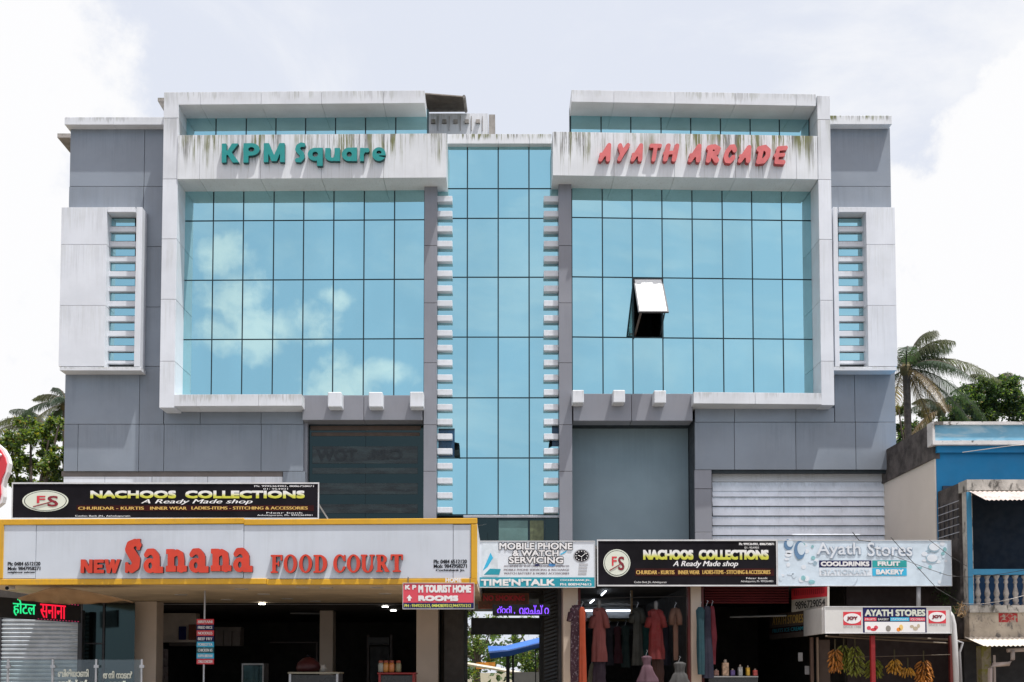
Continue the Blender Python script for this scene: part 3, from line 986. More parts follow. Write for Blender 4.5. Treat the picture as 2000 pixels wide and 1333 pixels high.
for (u, v, zz) in ((511, 1179, 3.6), (752, 1184.5, 3.6), (768, 1192, 3.6)):
    Y = (zz - EYE) * FPX / (1310 - v)
    x = (u - PU) / FPX * Y
    l = MB().lathe((x, Y, 3.57), [(.10, 0), (.10, .03)], 12).build('ceiling_lamp', mlamp)
    tag(l, {511: 'small lit ceiling lamp above the menu totem in the dark food court', 752: 'small lit ceiling lamp, higher of two beside the red rooms sign', 768: 'small lit ceiling lamp, lower of two beside the red rooms sign'}[u], 'lamp', 'lit lamps in the food court')

# ================================================================== big letter signs
def sign3d(label, glyphs, letters, Yf, dep, mf, ms, loc, warp, shear=0.0, tnam='letter_sign'):
    t = thing(tnam, label, 'sign', loc)
    for ch, u0, v0, u1, v1 in letters:
        letter3d(glyphs[ch], (u0, v0, u1, v1), Yf, dep, mf, ms, t, shear, warp, 'letter')
    return t


s = sign3d('teal raised letters KPM Square on the stained left beam', SANS,
       [('K', 433, 280.6, 467, 317.8), ('P', 474.6, 280, 507, 317.8), ('M', 515, 279.8, 556, 317), ('S', 576.3, 278.4, 596.4, 317.4),
        ('q', 601, 289, 630.2, 324.4), ('u', 635, 289.4, 663.8, 315), ('a', 667.8, 288.5, 697, 315), ('r', 703, 289, 721.4, 315), ('e', 727, 288, 753.2, 314.6)],
       YF - .16, .125, M_TEAL, mat('dark_teal_side', (.004, .07, .075), .5), (-6, 31.1, 17), bow)
s = sign3d('faded red raised slanted letters AYATH ARCADE on the stained right beam', BRUSH,
       [('A', 1168.5, 279.5, 1194, 316), ('Y', 1205.8, 279.5, 1230.6, 315.5), ('A', 1231.6, 280, 1256.2, 316), ('T', 1268.5, 281, 1293, 316), ('H', 1294.8, 280.5, 1327, 316),
        ('A', 1343.7, 281, 1370.4, 317.5), ('R', 1378.6, 282, 1408, 318.5), ('C', 1413.4, 282, 1439.6, 319.5), ('A', 1440.9, 283.5, 1467.8, 318.5), ('D', 1476.6, 283, 1505.7, 321), ('E', 1511.2, 284.6, 1539, 321.5)],
       YF - .19, .155, M_PINK, mat('letter_side_red', (.38, .05, .05), .5), (6, 31.1, 17), bow, .22)

# food court sign
fs = thing('food_court_sign', 'long pale fascia in a yellow frame reading NEW Sanana FOOD COURT in raised red letters', 'sign', (-6, 24, 3.7))
YC = 24.0
for r in ((-6, 1013.5, 476, 1024.5), (476.4, 1013.5, 932, 1024.5), (-6, 1131, 520, 1142), (520.4, 1131, 932, 1142), (-6, 1024.6, 6, 1130.9), (920, 1024.6, 932, 1130.9)):
    fb('frame_bar', r, YC - .03, .13, M_YELLOW, fs, yawfascia, bevel=.01)
for a, b in ((6, 70), (70, 476), (476, 885), (885, 920)):
    fb('fascia_panel', (a, 1024.8, b, 1130.8), YC + .0, .05, M_FASCIA, fs, yawfascia, gap=.012, bevel=.003)
for ch, u0, v0, u1, v1 in (('N', 157.3, 1093, 180.6, 1119.6), ('E', 183, 1093, 203, 1119.8), ('W', 203.8, 1092.7, 235, 1119.8), ('S', 244, 1052.6, 276, 1119.8),
                           ('a', 280.4, 1071.5, 318.5, 1119.6), ('n', 324, 1072.7, 365, 1119), ('a', 369.3, 1071, 407.4, 1118.8), ('n', 411.6, 1072, 452, 1118), ('a', 455.4, 1070, 493.3, 1117.8),
                           ('F', 528.4, 1084, 551.3, 1119.4), ('O', 553.7, 1083, 580, 1119.6), ('O', 584, 1083, 609.5, 1119.4), ('D', 612, 1084, 638.8, 1119), ('C', 650.8, 1083, 675, 1119),
                           ('O', 677.2, 1083, 703.5, 1119), ('U', 704.5, 1083.5, 731.7, 1119), ('R', 734.3, 1083.5, 761, 1117.5), ('T', 762.6, 1083, 786.8, 1117.5)):
    letter3d(SLAB[ch], (u0, v0, u1, v1), YC - .09, .12, M_RED, M_REDSIDE, fs, 0, yawfascia)
for (s_, r) in (('Ph: 0484 6512120', (15, 1097.5, 79, 1105.5)), ('Mob: 9847958271', (15, 1107, 79, 1114.5)), ('neighbour ashram', (15, 1116, 68, 1121)),
                ('Ph: 0484 6512120', (847, 1093, 912, 1101.5)), ('Mob: 9847958271', (847, 1102, 912, 1110)), ('Cochinbank Jn.', (851, 1111.5, 908, 1117.5))):
    flat(s_, r, YC - .006, M_DARKP, fs, bold=.3, warp=yawfascia, offset=.015)


# ================================================================== printed boards
def ell(u, v, ru, rv, Y, m, parent, name='emblem_disc', n=28, dep=.003):
    c = P(u, v, Y)
    a, b = ru / FPX * Y, rv / FPX * Y
    poly = [(c.x + a * math.cos(2 * math.pi * k / n), c.z + b * math.sin(2 * math.pi * k / n)) for k in range(n)]
    return MB().prismy(poly, Y, Y + dep).build(name, m, parent)


def board(name, label, r, Y, m, edge=M_ALU, ew=2.0, dep=.12, cat='sign', edge_name='edge_trim', group=None):
    x0, x1, z0, z1 = rect(*r, Y)
    t = thing(name, label, cat, ((x0 + x1) / 2, Y, z0), group)
    MB().box(x0, x1, Y, Y + dep, z0, z1).build('board', m, t)
    if edge:
        e = ew / FPX * Y
        MB().box(x0 - e * .5, x1 + e * .5, Y - .015, Y + .02, z1 - e, z1 + e * .3).box(x0 - e * .5, x1 + e * .5, Y - .015, Y + .02, z0 - e * .3, z0 + e) \
            .box(x0 - e * .5, x0 + e * .5, Y - .014, Y + .019, z0 + e + .001, z1 - e - .001).box(x1 - e * .5, x1 + e * .5, Y - .014, Y + .019, z0 + e + .001, z1 - e - .001).build(edge_name, edge, t)
    return t


def prect(r, Y, m, parent, name='print_area', dep=.002):
    x0, x1, z0, z1 = rect(*r, Y)
    return MB().box(x0, x1, Y, Y + dep, z0, z1).build(name, m, parent)


def nachoos(name, label, r, Y):
    t = board(name, label, r, Y, M_BLACKP, ew=2.2)
    u0, v0, u1, v1 = r
    Wd, H = u1 - u0, v1 - v0

    def q(a, b, c, d_):
        return (u0 + a * Wd, v0 + b * H, u0 + c * Wd, v0 + d_ * H)
    y = Y - .004
    prect(q(.21, .62, .985, .78), y, M_MAROON, t)
    cu, cv = u0 + .108 * Wd, v0 + .5 * H
    ell(cu, cv, .076 * Wd, .30 * H, y, M_CREAMP, t)
    ell(cu, cv, .070 * Wd, .275 * H, y - .003, M_DARKP, t)
    ell(cu, cv, .0675 * Wd, .263 * H, y - .006, M_CREAMP, t)
    flat('F', q(.080, .36, .108, .56), y - .009, M_REDP, t, bold=.5)
    flat('S', q(.115, .36, .15, .66), y - .0095, M_BURG, t, bold=.6)
    a, b = P(cu - .04 * Wd, cv + .16 * H, y - .012), P(cu + .03 * Wd, cv + .0 * H, y - .012)
    MB().tube([a, b], .012, 4).build('emblem_brush', M_BURG, t)
    flat('NACHOOS', q(.255, .215, .535, .43), y, M_GRAD, t, bold=1.3)
    flat('COLLECTIONS', q(.565, .215, .955, .43), y, M_GRAD, t, bold=1.3)
    flat('A Ready Made shop', q(.42, .45, .785, .61), y, M_WPRINT, t, bold=.4, shear=.3)
    flat('CHURIDAR - KURTIS', q(.215, .655, .43, .75), y - .004, M_OCHREP, t, bold=.45)
    flat('INNER WEAR', q(.45, .655, .57, .75), y - .004, M_OCHREP, t, bold=.45)
    flat('LADIES-ITEMS - STITCHING & ACCESSORIES', q(.585, .65, .965, .745), y - .004, M_OCHREP, t, bold=.45)
    flat('Ph: 9995364901, 8086758871', q(.79, .06, .985, .125), y, M_WPRINT, t, bold=.3)
    flat('01: 954901', q(.82, .145, .90, .19), y, M_WPRINT, t)
    flat('Cochin Bank JN., Ashokapuram', q(.205, .895, .385, .95), y, M_WPRINT, t)
    flat('Near bank', q(.83, .81, .95, .85), y, M_WPRINT, t)
    flat('Ashokapuram, Ph. 9995364901', q(.80, .875, .98, .93), y, M_WPRINT, t)
    return t


nachoos('clothes_shop_board', 'long black board NACHOOS COLLECTIONS standing on top of the yellow framed sign', (24, 943.5, 622, 1014), 24.35)
MB().tube([P(622, 985, 24.4), P(640, 1013, 25.2)], .02, 6).build('stay_wire', M_STEEL, bpy.data.objects['clothes_shop_board'])
nachoos('clothes_shop_board', 'shorter black board NACHOOS COLLECTIONS above the hanging dresses', (1167, 1055, 1517, 1145), 27.0)

# watch and phone shop board
t = board('watch_shop_board', 'white and teal board TIME N TALK for mobile phone and watch servicing', (932, 1057, 1162, 1148), 26.9, M_BLUEL, ew=1.2)
y = 26.895
prect((932.6, 1128, 1161.4, 1147.5), y, M_TEALP, t)
prect((942, 1058, 972, 1126), y, mat('pale_print', (.60, .66, .70), .5, var=.15, vscale=3), t)
for i, (s_, r) in enumerate((('MOBILE PHONE', (975, 1060.5, 1118, 1074)), ('& WATCH', (1001, 1075, 1091, 1087)), ('SERVICING', (994, 1088, 1100, 1101)))):
    k = 1.0
    flat(s_, (r[0] - k, r[1] - k, r[2] + k, r[3] + k), y - .004, M_DARKP, t, bold=1.6)
    flat(s_, r, y - .012, M_WPRINT, t, bold=.6)
for i, s_ in enumerate(('ALL KINDS OF WATCHES, CLOCKS & TIMEPIECES', 'MOBILE PHONE SERVICING & RECHARGE', 'WATCH BATTERY & MOBILE ACCESSORIES')):
    flat(s_, (984, 1104 + i * 7, 1112, 1108.5 + i * 7), y, mat('grey_print', (.22, .20, .22), .5), t, bold=.3)
flat("TIME'N'TALK", (939, 1131, 1084, 1144.5), y - .006, M_WPRINT, t, bold=.9)
flat('COCHIN BANK JN.,', (1094, 1131.5, 1154, 1136.5), y - .006, M_WPRINT, t, bold=.3)
flat('PH: 8089474613', (1094, 1139, 1155, 1144.5), y - .006, M_WPRINT, t, bold=.35)
ell(1136, 1086, 16.5, 13.5, y, mat('silver_print', (.42, .43, .45), .4), t, 'watch_case')
ell(1136, 1086, 14, 11.5, y - .004, M_DARKP, t, 'watch_dial')
for k in range(12):
    q = k * math.pi / 6
    ell(1136 + 11 * math.cos(q), 1086 + 9 * math.sin(q), 1.2, 1.0, y - .008, M_WPRINT, t, 'dial_mark', 8)
MB().tube([P(1129, 1085, y - .012), P(1136, 1088, y - .012), P(1145, 1080, y - .012)], .008, 4).tube([P(1136, 1088, y - .013), P(1136, 1095, y - .013)], .005, 4).build('watch_hands', M_WPRINT, t)
for v in (1101, 1107, 1113, 1119):
    prect((1131 - (v - 1101) * .1, v, 1148 - (v - 1101) * .15, v + 4), y, mat('silver_print', (.42, .43, .45), .4), t, 'watch_band')
for pts, m in (((943, 1115), (958, 1080), (963, 1090), (952, 1108)), M_CYANP), (((945, 1123), (957, 1111), (978, 1112), (975, 1123)), M_TEALP), (((1093, 1083), (1108, 1075), (1104, 1080), (1096, 1084)), M_CYANP):
    MB().prismy([(P(a, b, y).x, P(a, b, y).z) for a, b in pts][::-1], y - .004, y - .002).build('print_flourish', m, t, fixn=True)
ell(1049, 1104, 5, 2, y - .002, M_NAVY, t, 'print_flourish')
ell(1078, 1104, 7, 3, y - .002, mat('mid_blue_print', (.05, .2, .45), .5), t, 'print_flourish')

# Ayath Stores big pale board
t = board('store_board', 'pale blue board Ayath Stores with cool drinks, fruit and bakery panels', (1519, 1055.5, 1858, 1145), 27.0, M_BLUEP, ew=1.0)
y = 26.996
r_ = random.Random(3)
for k in range(46):
    a, b = (r_.uniform(1522, 1596), r_.uniform(1060, 1140)) if k < 28 else (r_.uniform(1795, 1854), r_.uniform(1060, 1140))
    ell(a, b, r_.uniform(2, 7), r_.uniform(2, 6), y - .0012 * (k % 5), [M_BLUEL, M_SHADEP, M_BLUEL, M_BLUEP, mat('sea_print', (.22, .45, .48), .5, var=.2, vscale=8)][k % 5], t, 'print_fruit', 12)
for (a, b, c, d_) in ((1562, 1075, 11, 18), (1540, 1064, 9, 11)):
    ell(a, b, c, d_, y - .006, mat('slate_print', (.10, .20, .34), .5), t, 'print_glass', 18)
    ell(a + 3, b - 3, c * .7, d_ * .7, y - .009, M_BLUEP, t, 'print_glass', 18)
for (a, b) in ((1820, 1092), (1824, 1070)):
    ell(a, b, 12, 9, y - .006, M_SHADEP, t, 'print_fruit', 16)
    ell(a + 1, b - 1.5, 10.5, 7.5, y - .009, M_BLUEL, t, 'print_fruit', 16)
flat('Ayath', (1595, 1061, 1682, 1092), y - .004, mat('grey_outline_print', (.28, .36, .46), .5), t, bold=1.5)
flat('Ayath', (1595, 1060, 1681, 1091), y - .012, M_BLUEL, t, bold=.5)
flat('Stores', (1694, 1061, 1783, 1088), y - .004, mat('grey_outline_print', (.28, .36, .46), .5), t, bold=1.5)
flat('Stores', (1694, 1060, 1782, 1087), y - .012, M_BLUEL, t, bold=.5)
prect((1600, 1095, 1702, 1108.5), y - .002, M_NAVY, t)
prect((1704, 1095, 1771, 1108.5), y - .002, M_GRNP, t)
prect((1704, 1110, 1771, 1125), y - .002, M_CYANP, t)
prect((1600, 1110, 1702, 1125), y - .002, M_BLUEL, t)
flat('COOLDRINKS', (1603, 1097, 1698, 1106.5), y - .006, M_WPRINT, t, bold=.7)
flat('FRUIT', (1714, 1097, 1758, 1106), y - .006, M_WPRINT, t, bold=.7)
flat('BAKERY', (1711, 1112.5, 1765, 1122.5), y - .006, M_WPRINT, t, bold=.7)
flat('STATIONARY', (1604, 1112.5, 1698, 1122), y - .006, M_BLUEP, t, bold=.5)

MB().box(P(938, 1100, 27.2).x, P(1856, 1100, 27.2).x, 27.13, 30.98, P(1300, 1072, 27.1).z, P(1300, 1066, 27.1).z).build('added_shade_roof', M_CONC, bd)  # unseen slab added behind the boards to keep sun off the dresses
MB().box(P(1135, 1100, 27.2).x, P(1856, 1100, 27.2).x, 27.3, 28.38, 4.0, 4.06).build('added_shade_soffit', M_ROOM2, bd)  # hidden soffit added with it to darken the shop fronts
# tourist home board hanging from canopy
t = board('rooms_sign', 'small pink-red board TOURIST HOME ROOMS hanging under the canopy corner', (787, 1139, 926, 1190), 23.3, M_PINKP, ew=.8, dep=.04)
y = 23.296
prect((787.5, 1177.5, 925.5, 1189.5), y, M_NAVY, t)
flat('K P', (791, 1143, 813, 1152), y, M_WPRINT, t, bold=.7)
flat('M TOURIST HOME', (817, 1143, 920, 1158), y, M_WPRINT, t, bold=.9)
flat('ROOMS', (817, 1163.5, 895, 1174.5), y, M_WPRINT, t, bold=1.2)
flat('PH : 9349221212, 04842839212,9447731212', (790, 1180, 920, 1187.5), y - .004, M_LIME, t, bold=.3)
flat('HOME', (870, 1129, 901, 1138), 23.29, M_WPRINT, t, bold=.5)
c = [(794, 1169), (799.5, 1162), (805, 1169), (802, 1169), (802, 1174), (797, 1174), (797, 1169)]
MB().prismy([(P(a, b, y).x, P(a, b, y).z) for a, b in c][::-1], y - .003, y).build('arrow_print', M_WPRINT, t, fixn=True)
MB().tube([P(797, 1139, 23.33), P(797, 1128, 23.6)], .012, 5).tube([P(918, 1139, 23.33), P(918, 1128, 23.5)], .012, 5).build('hanger_wire', M_STEELD, t)

# light box "AYATH STORES" with JOY ends
t = board('store_light_box', 'white light box AYATH STORES with red JOY emblems above the bananas', (1611, 1185, 1857, 1237.5), 25.6, mat('lightbox_face', (.60, .60, .58), .4, var=.05), ew=1.2, dep=.2)
y = 25.596
def joy(u, v, w, h, Y, par):
    prect((u - w, v - h, u + w, v + h), Y, M_REDP, par)
    ell(u, v, w * .98, h * .78, Y - .003, M_WPRINT, par, 'emblem_disc', 20)
    flat('JOY', (u - w * .6, v - h * .32, u + w * .6, v + h * .34), Y - .006, M_BURG, par, bold=.6)
    flat('SINCE 1980', (u - w, v + h * 1.1, u + w, v + h * 1.42), Y, mat('grey_print2', (.3, .28, .26), .5), par)
joy(1664.5, 1208.5, 17.5, 13, y, t)
joy(1830.5, 1205.5, 17, 12.5, y, t)
prect((1685.5, 1187, 1809.5, 1236), y, M_NAVY, t)
prect((1689, 1215, 1807, 1235.5), y - .003, M_WPRINT, t)
flat('AYATH STORES', (1689, 1191, 1807, 1204), y - .003, M_CREAMP, t, bold=.7)
for r, m, s_ in (((1688, 1206.5, 1712, 1213.5), M_REDP, 'FRUITS'), ((1713, 1206.5, 1738, 1213.5), M_DARKP, 'BAKERY'), ((1739, 1206.5, 1776, 1213.5), M_CYANP, 'STATIONARY'), ((1777, 1206.5, 1807, 1213.5), M_PINKP, 'ICE CREAM')):
    prect(r, y - .003, m, t)
    flat(s_, (r[0] + 2, r[1] + 1.6, r[2] - 2, r[3] - 1.6), y - .006, M_WPRINT, t)
for (u, v, w, h, m) in ((1697, 1227, 4, 4, M_PINKP), (1706, 1230, 6, 3, M_REDP), (1711, 1226, 4, 4, M_PINKP), (1735, 1228, 5, 6, mat('grey_glass_print', (.25, .23, .2), .5)), (1755, 1230, 4, 4, M_ORANGEP), (1760, 1226, 4, 6, mat('amber_print', (.75, .5, .15), .5)), (1781, 1224, 4, 3, mat('tan_print', (.5, .42, .3), .5)), (1788, 1228, 5, 4, mat('tan_print', (.5, .42, .3), .5)), (1794, 1223, 3, 4, mat('tan_print', (.5, .42, .3), .5))):
    ell(u, v, w, h, y - .006, m, t, 'print_food', 12)
MB().box(P(1640, 1190, 25.9).x, P(1852, 1190, 25.9).x, 25.82, 27.9, P(1700, 1190, 25.8).z, P(1700, 1187, 25.8).z).build('added_stall_shade', M_CONC, t)  # unseen slab added behind the light box to shade the bananas
# slanted side faces of the light box
def slanted(label, corners, name, m, dep=.06):
    (ua, va0, va1, Ya), (ub, vb0, vb1, Yb) = corners
    a0, a1, b0, b1 = P(ua, va0, Ya), P(ua, va1, Ya), P(ub, vb0, Yb), P(ub, vb1, Yb)
    nrm = (b0 - a0).cross(Vector((0, 0, 1))).normalized()
    if nrm.y < 0:
        nrm = -nrm
    t = thing(name, label, 'sign', a1)
    d_ = nrm * dep
    MB().quadlist([a0, b0, b1, a1, a0 + d_, b0 + d_, b1 + d_, a1 + d_], [(3, 2, 1, 0), (4, 5, 6, 7), (0, 1, 5, 4), (1, 2, 6, 5), (2, 3, 7, 6), (3, 0, 4, 7)]).build('board', m, t, fixn=True)

    def at(s, q, off=.004):
        top = a0.lerp(b0, s)
        bot = a1.lerp(b1, s)
        return top.lerp(bot, q) - nrm * off

    def pr(s0, q0, s1, q1, m, off=.004, name='print_area'):
        return MB().quadlist([at(s0, q1, off), at(s1, q1, off), at(s1, q0, off), at(s0, q0, off)], [(0, 1, 2, 3)]).build(name, m, t)

    def tx(s_, s0, q0, s1, q1, m, off=.008, bold=.004):
        vs, fs_ = textmesh(s_, 0, 0)
        X = np.array(vs)
        a = (X[:, 0] - X[:, 0].min()) / np.ptp(X[:, 0])
        b = (X[:, 1] - X[:, 1].min()) / np.ptp(X[:, 1])
        mb = MB()
        for k, ox in enumerate((-bold, 0, bold)):
            mb.quadlist([at(s0 + (s1 - s0) * i + ox, q1 + (q0 - q1) * j, off + k * .0005) for i, j in zip(a, b)], fs_)
        return mb.build('lettering', m, t)
    return t, pr, tx


t, pr, tx = slanted('small JOY side panel slanting back from the white light box', ((1574, 1193, 1243, 28.0), (1610, 1187, 1238, 25.7)), 'light_box_side', mat('lightbox_face', (.6, .6, .58), .4))
pr(.12, .12, .82, .78, M_REDP)
pr(.2, .28, .74, .64, M_WPRINT, .006)
tx('JOY', .25, .36, .68, .56, M_BURG, .009)
t, pr, tx = slanted('dim slanted board reading AYATH STORES in yellow inside the shop', ((1503, 1200, 1250, 31.0), (1573, 1193, 1243, 28.05)), 'inner_store_board', mat('dim_board', (.08, .06, .05), .6))
pr(.0, .55, 1, .8, M_MAROON)
tx('AYATH STORES', .1, .12, .95, .45, M_OCHREP)
tx('FRUITS ICE CREAM', .1, .6, .95, .75, M_TEALP)
t, pr, tx = slanted('tilted red and white banner with the number 9896729054', ((1546, 1150, 1196, 28.6), (1616, 1146, 1186, 26.9)), 'phone_banner', mat('banner_white', (.45, .43, .38), .6))
pr(.0, .0, 1, .48, M_REDP)
tx('9896729054', .12, .58, .94, .92, M_DARKP)
[pr(.08 + .055 * k, .08, .10 + .055 * k, .32, M_BURG, .007, 'faded_lettering') for k in range(16)]

# no smoking plate, LED ticker, hanging black board in the passage
t = board('no_smoking_sign', 'old orange bordered no smoking plate in the dark passage', (935, 1160, 1032, 1189), 30.0, mat('orange_brown_plate', (.14, .06, .03), .6), edge=mat('orange_edge', (.35, .09, .04), .5), ew=1.5, dep=.03)
flat('NO SMOKING', (944, 1163, 1025, 1174), 29.99, M_REDP, t, bold=.5)
flat('പുകവലി പാടില്ല', (944, 1177, 1025, 1187), 29.99, mat('orange_edge', (.35, .09, .04), .5), t)
t = board('led_ticker', 'purple glowing Malayalam ticker line over the passage', (962, 1181, 1075, 1203), 28.6, mat('led_panel_black', (.008, .008, .01), .4), edge=None, dep=.06)
mled = emit('purple_led', (.22, .07, 1.0), 1.6)
flat('റ്ററി ,', (971, 1184, 1006, 1200), 28.595, mled, t, bold=.25)
flat('വാച്ച് റ', (1014, 1182, 1072, 1200), 28.595, mled, t, bold=.25)
t = board('passage_board', 'plain black board hanging across the passage opening', (920, 1207, 1056, 1240), 31.5, mat('dull_black', (.012, .012, .013), .5), edge=None, dep=.05)
MB().tube([P(922, 1207, 31.52), P(922, 1190, 31.52)], .02, 5).tube([P(1054, 1207, 31.52), P(1054, 1190, 31.52)], .02, 5).build('hanger_bar', M_STEELD, t)

# left LED sign
t, pr, tx = slanted('black LED sign with green and red Hindi lettering above the shutter', ((-4, 1166, 1206, 26.0), (158, 1180, 1217, 28.0)), 'led_sign', mat('led_panel_black', (.008, .008, .01), .4))
tx('होटल', .17, .02, .43, .86, emit('green_led', (.02, .75, .25), 1.0), .012, .0035)
tx('सनाना', .49, .16, .80, .88, emit('red_led', (.9, .01, .04), 1.0), .012, .0035)
mdot = emit('red_dot', (.9, .05, .2), .6)
for k in range(14):
    pr(.46 + k * .038, .06, .475 + k * .038, .09, mdot, .008, 'border_light')
    pr(.46 + k * .038, .93, .475 + k * .038, .96, mdot, .008, 'border_light')
# round red sign at the left edge
c = [(-40, 860), (-6, 866), (6, 876), (15, 892), (18, 905), (15, 922), (9, 935), (6, 950), (7, 970), (4, 982), (-6, 990), (-40, 995)]
t = thing('red_shaped_sign', 'red rounded sign with white rim cut by the left picture edge', 'sign', P(-20, 990, 21))
MB().prismy([(P(a, b, 21).x, P(a, b, 21).z) for a, b in c][::-1], 21.0, 21.15).build('rim', M_WPRINT, t, fixn=True)
MB().prismy([(P(a - 4, 925 + (b - 925) * .93, 21).x, P(a - 4, 925 + (b - 925) * .93, 21).z) for a, b in c][::-1], 20.96, 21.0).build('red_face', M_REDP, t, fixn=True)
MB().tube([P(-30, 885, 20.95), P(-8, 884, 20.95), P(3, 890, 20.95)], .03, 6).build('print_swoosh', M_WPRINT, t)

# ================================================================== food court contents
# shutter
t = thing('roller_shutter', 'grey ribbed roller shutter behind the LED sign at the far left', 'shutter', P(80, 1400, 29))
x0, x1, _, _ = rect(4, 1215, 154, 1333, 29.0)
z = .14
msh = mat('shutter_metal', (.45, .50, .54), .45, .2, var=.15)
while z < 3.2:
    MB().prismx([(29.0, z), (28.96, z + .03), (28.95, z + .07), (29.0, z + .115), (29.05, z + .06)], x0, x1).build('slat', msh, t, fixn=True)
    z += .117
MB().box(x0 - .12, x0, 28.9, 29.1, .12, 3.3).box(x1, x1 + .12, 28.9, 29.1, .12, 3.3).build('guide_rail', M_STEELD, t)
t = thing('glass_partition', 'dark glass partition with steel post between shutter and first beige column', 'partition', P(200, 1400, 29.5))
fb('pane', (160, 1180, 199, 1420), 29.4, .02, M_DGLASS, t)
fb('pane', (203, 1180, 262, 1420), 29.4, .02, M_DGLASS, t)
fb('post', (199, 1160, 203, 1420), 29.36, .08, M_STEELD, t)
fb('rail', (160, 1256, 199, 1259), 29.35, .04, M_STEELD, t)
# tarp under canopy
t = MB()
n = 14
vs, fsq = [], []
for i in range(n + 1):
    s = i / n
    for j in range(7):
        q = j / 6
        u = 35 + 225 * s
        vt_ = 1147 + (1168 - 1147) * max(0, (.3 - s) / .3) + (1176 - 1147) * max(0, (s - .3) / .7) ** 1.5
        vb_ = 1171 + 9 * math.sin(math.pi * s)
        v = vt_ * (1 - q) + max(vb_, vt_ + 1) * q + .8 * math.sin(i * 2.4) * q
        p = P(u, v, 24.25 + .55 * q + .10 * math.sin(i * 2.9 + j * .5))
        vs.append(p)
for i in range(n):
    for j in range(6):
        fsq.append((i * 7 + j, (i + 1) * 7 + j, (i + 1) * 7 + j + 1, i * 7 + j + 1))
o = t.quadlist(vs, fsq).build('tarpaulin', mat('tan_tarp', (.33, .20, .10), .8, var=.15, vscale=2), smooth=True)
tag(o, 'tan cloth tarpaulin slung under the left end of the canopy', 'tarpaulin')
sd = o.modifiers.new('thick', 'SOLIDIFY')
sd.thickness = .01
t = thing('security_camera', 'small white bullet camera under the canopy above the LED sign', 'camera', P(20, 1148, 24.3))
MB().tube([P(14, 1149, 24.2), P(26, 1147, 24.5)], .055, 10).build('body', M_WPRINT, t)
MB().tube([P(13.6, 1149.2, 24.18), P(14.4, 1149, 24.22)], .045, 10).build('lens', M_DARKP, t)
MB().tube([P(24, 1147, 24.45), P(24, 1140, 24.45)], .02, 6).build('bracket', M_STEELD, t)

# glass railing with Malayalam text
t = thing('glass_railing', 'frameless glass railing with white Malayalam menu words and steel posts', 'railing', P(140, 1440, 22))
mg = bpy.data.materials.new('railing_glass')
mg.use_nodes = True
gg = NG(mg.node_tree)
tr = gg.n('ShaderNodeBsdfTransparent')
tr.inputs[0].default_value = (.80, .86, .86, 1)
gl = gg.n('ShaderNodeBsdfGlossy')
gl.inputs['Roughness'].default_value = .03
mx = gg.n('ShaderNodeMixShader')
mx.inputs[0].default_value = .08
mg.node_tree.links.new(tr.outputs[0], mx.inputs[1])
mg.node_tree.links.new(gl.outputs[0], mx.inputs[2])
mg.node_tree.links.new(mx.outputs[0], mg.node_tree.nodes['Material Output'].inputs[0])
for a, b in ((-30, 14), (18, 101), (105, 186), (190, 275)):
    fb('pane', (a, 1289, b, 1430), 22.0, .012, mg, t, bevel=0)
for u in (16, 103, 188, 277):
    p = P(u, 1288, 21.97)
    MB().tube([(p.x, p.y, .12), p], .024, 8).build('post', M_STEEL, t)
    q = P(u, 1302, 21.93)
    MB().box(q.x - .05, q.x + .05, 21.92, 21.96, q.z - .03, q.z + .03).build('clamp', M_STEEL, t)
flat('ബിരിയാണി', (113, 1307, 173, 1323), 21.99, M_CREAMD, t, bold=.4)
flat('െനയ്േച്ചാറ്', (113, 1328, 170, 1342), 21.99, M_CREAMP, t, bold=.5)
flat('തനി നാടൻ', (201, 1311, 259, 1326), 21.99, M_CREAMD, t, bold=.5)
flat('ഊണ്', (213, 1330, 245, 1342), 21.99, M_CREAMP, t, bold=.5)

# menu totem
t = thing('menu_totem', 'tall pole with stacked red and blue menu plates listing noodles and beef fry', 'sign', P(401, 1440, 26))
p = P(400, 1175, 26.05)
MB().tube([(p.x, p.y, .12), (p.x, p.y, ZS)], .025, 8).build('pole', M_STEEL, t)
cols = [M_REDP, M_NAVY, M_REDP, M_NAVY, M_CYANP, mat('deep_teal', (.01, .10, .12), .5), M_CYANP, M_REDP]
for k, (s_, m) in enumerate(zip(('BIRIYANI', 'FRIED RICE', 'NOODLES', 'BEEF FRY', 'PORROTTA', 'CHICKEN 65', 'KAPPA BIRIYANI', 'CHILLI CHICKEN'), cols)):
    v = 1209.5 + k * 11.1
    pl = fb('menu_plate', (384, v, 417.5, v + 10.6), 26.0, .03, m, t, bevel=0)
    flat(s_, (386.5, v + 2.3, 415, v + 8.3), 25.995, M_WPRINT, pl, bold=.3)

# counters inside
def counter(label, u0, u1, v, Y, depth, m, mtop, h=None):
    x0, x1, _, z1 = rect(u0, v, u1, v + 10, Y)
    t = thing('counter', label, 'counter', ((x0 + x1) / 2, Y, .14))
    MB().box(x0, x1, Y - .02, Y + depth, z1 - .05, z1).build('counter_top', mtop, t, bevel=.008)
    for q_ in (x0 + .03, x1 - .09):
        MB().box(q_, q_ + .06, Y, Y + depth - .04, .14, z1 - .05).build('side_frame', m, t)
    MB().box(x0 + .09, x1 - .09, Y + .05, Y + .08, .2, z1 - .08).build('front_panel', mat('dark_panel', (.03, .03, .03), .3), t)
    MB().box(x0 + .09, x1 - .09, Y + .09, Y + depth - .06, .6, .62).build('shelf', m, t)
    return t


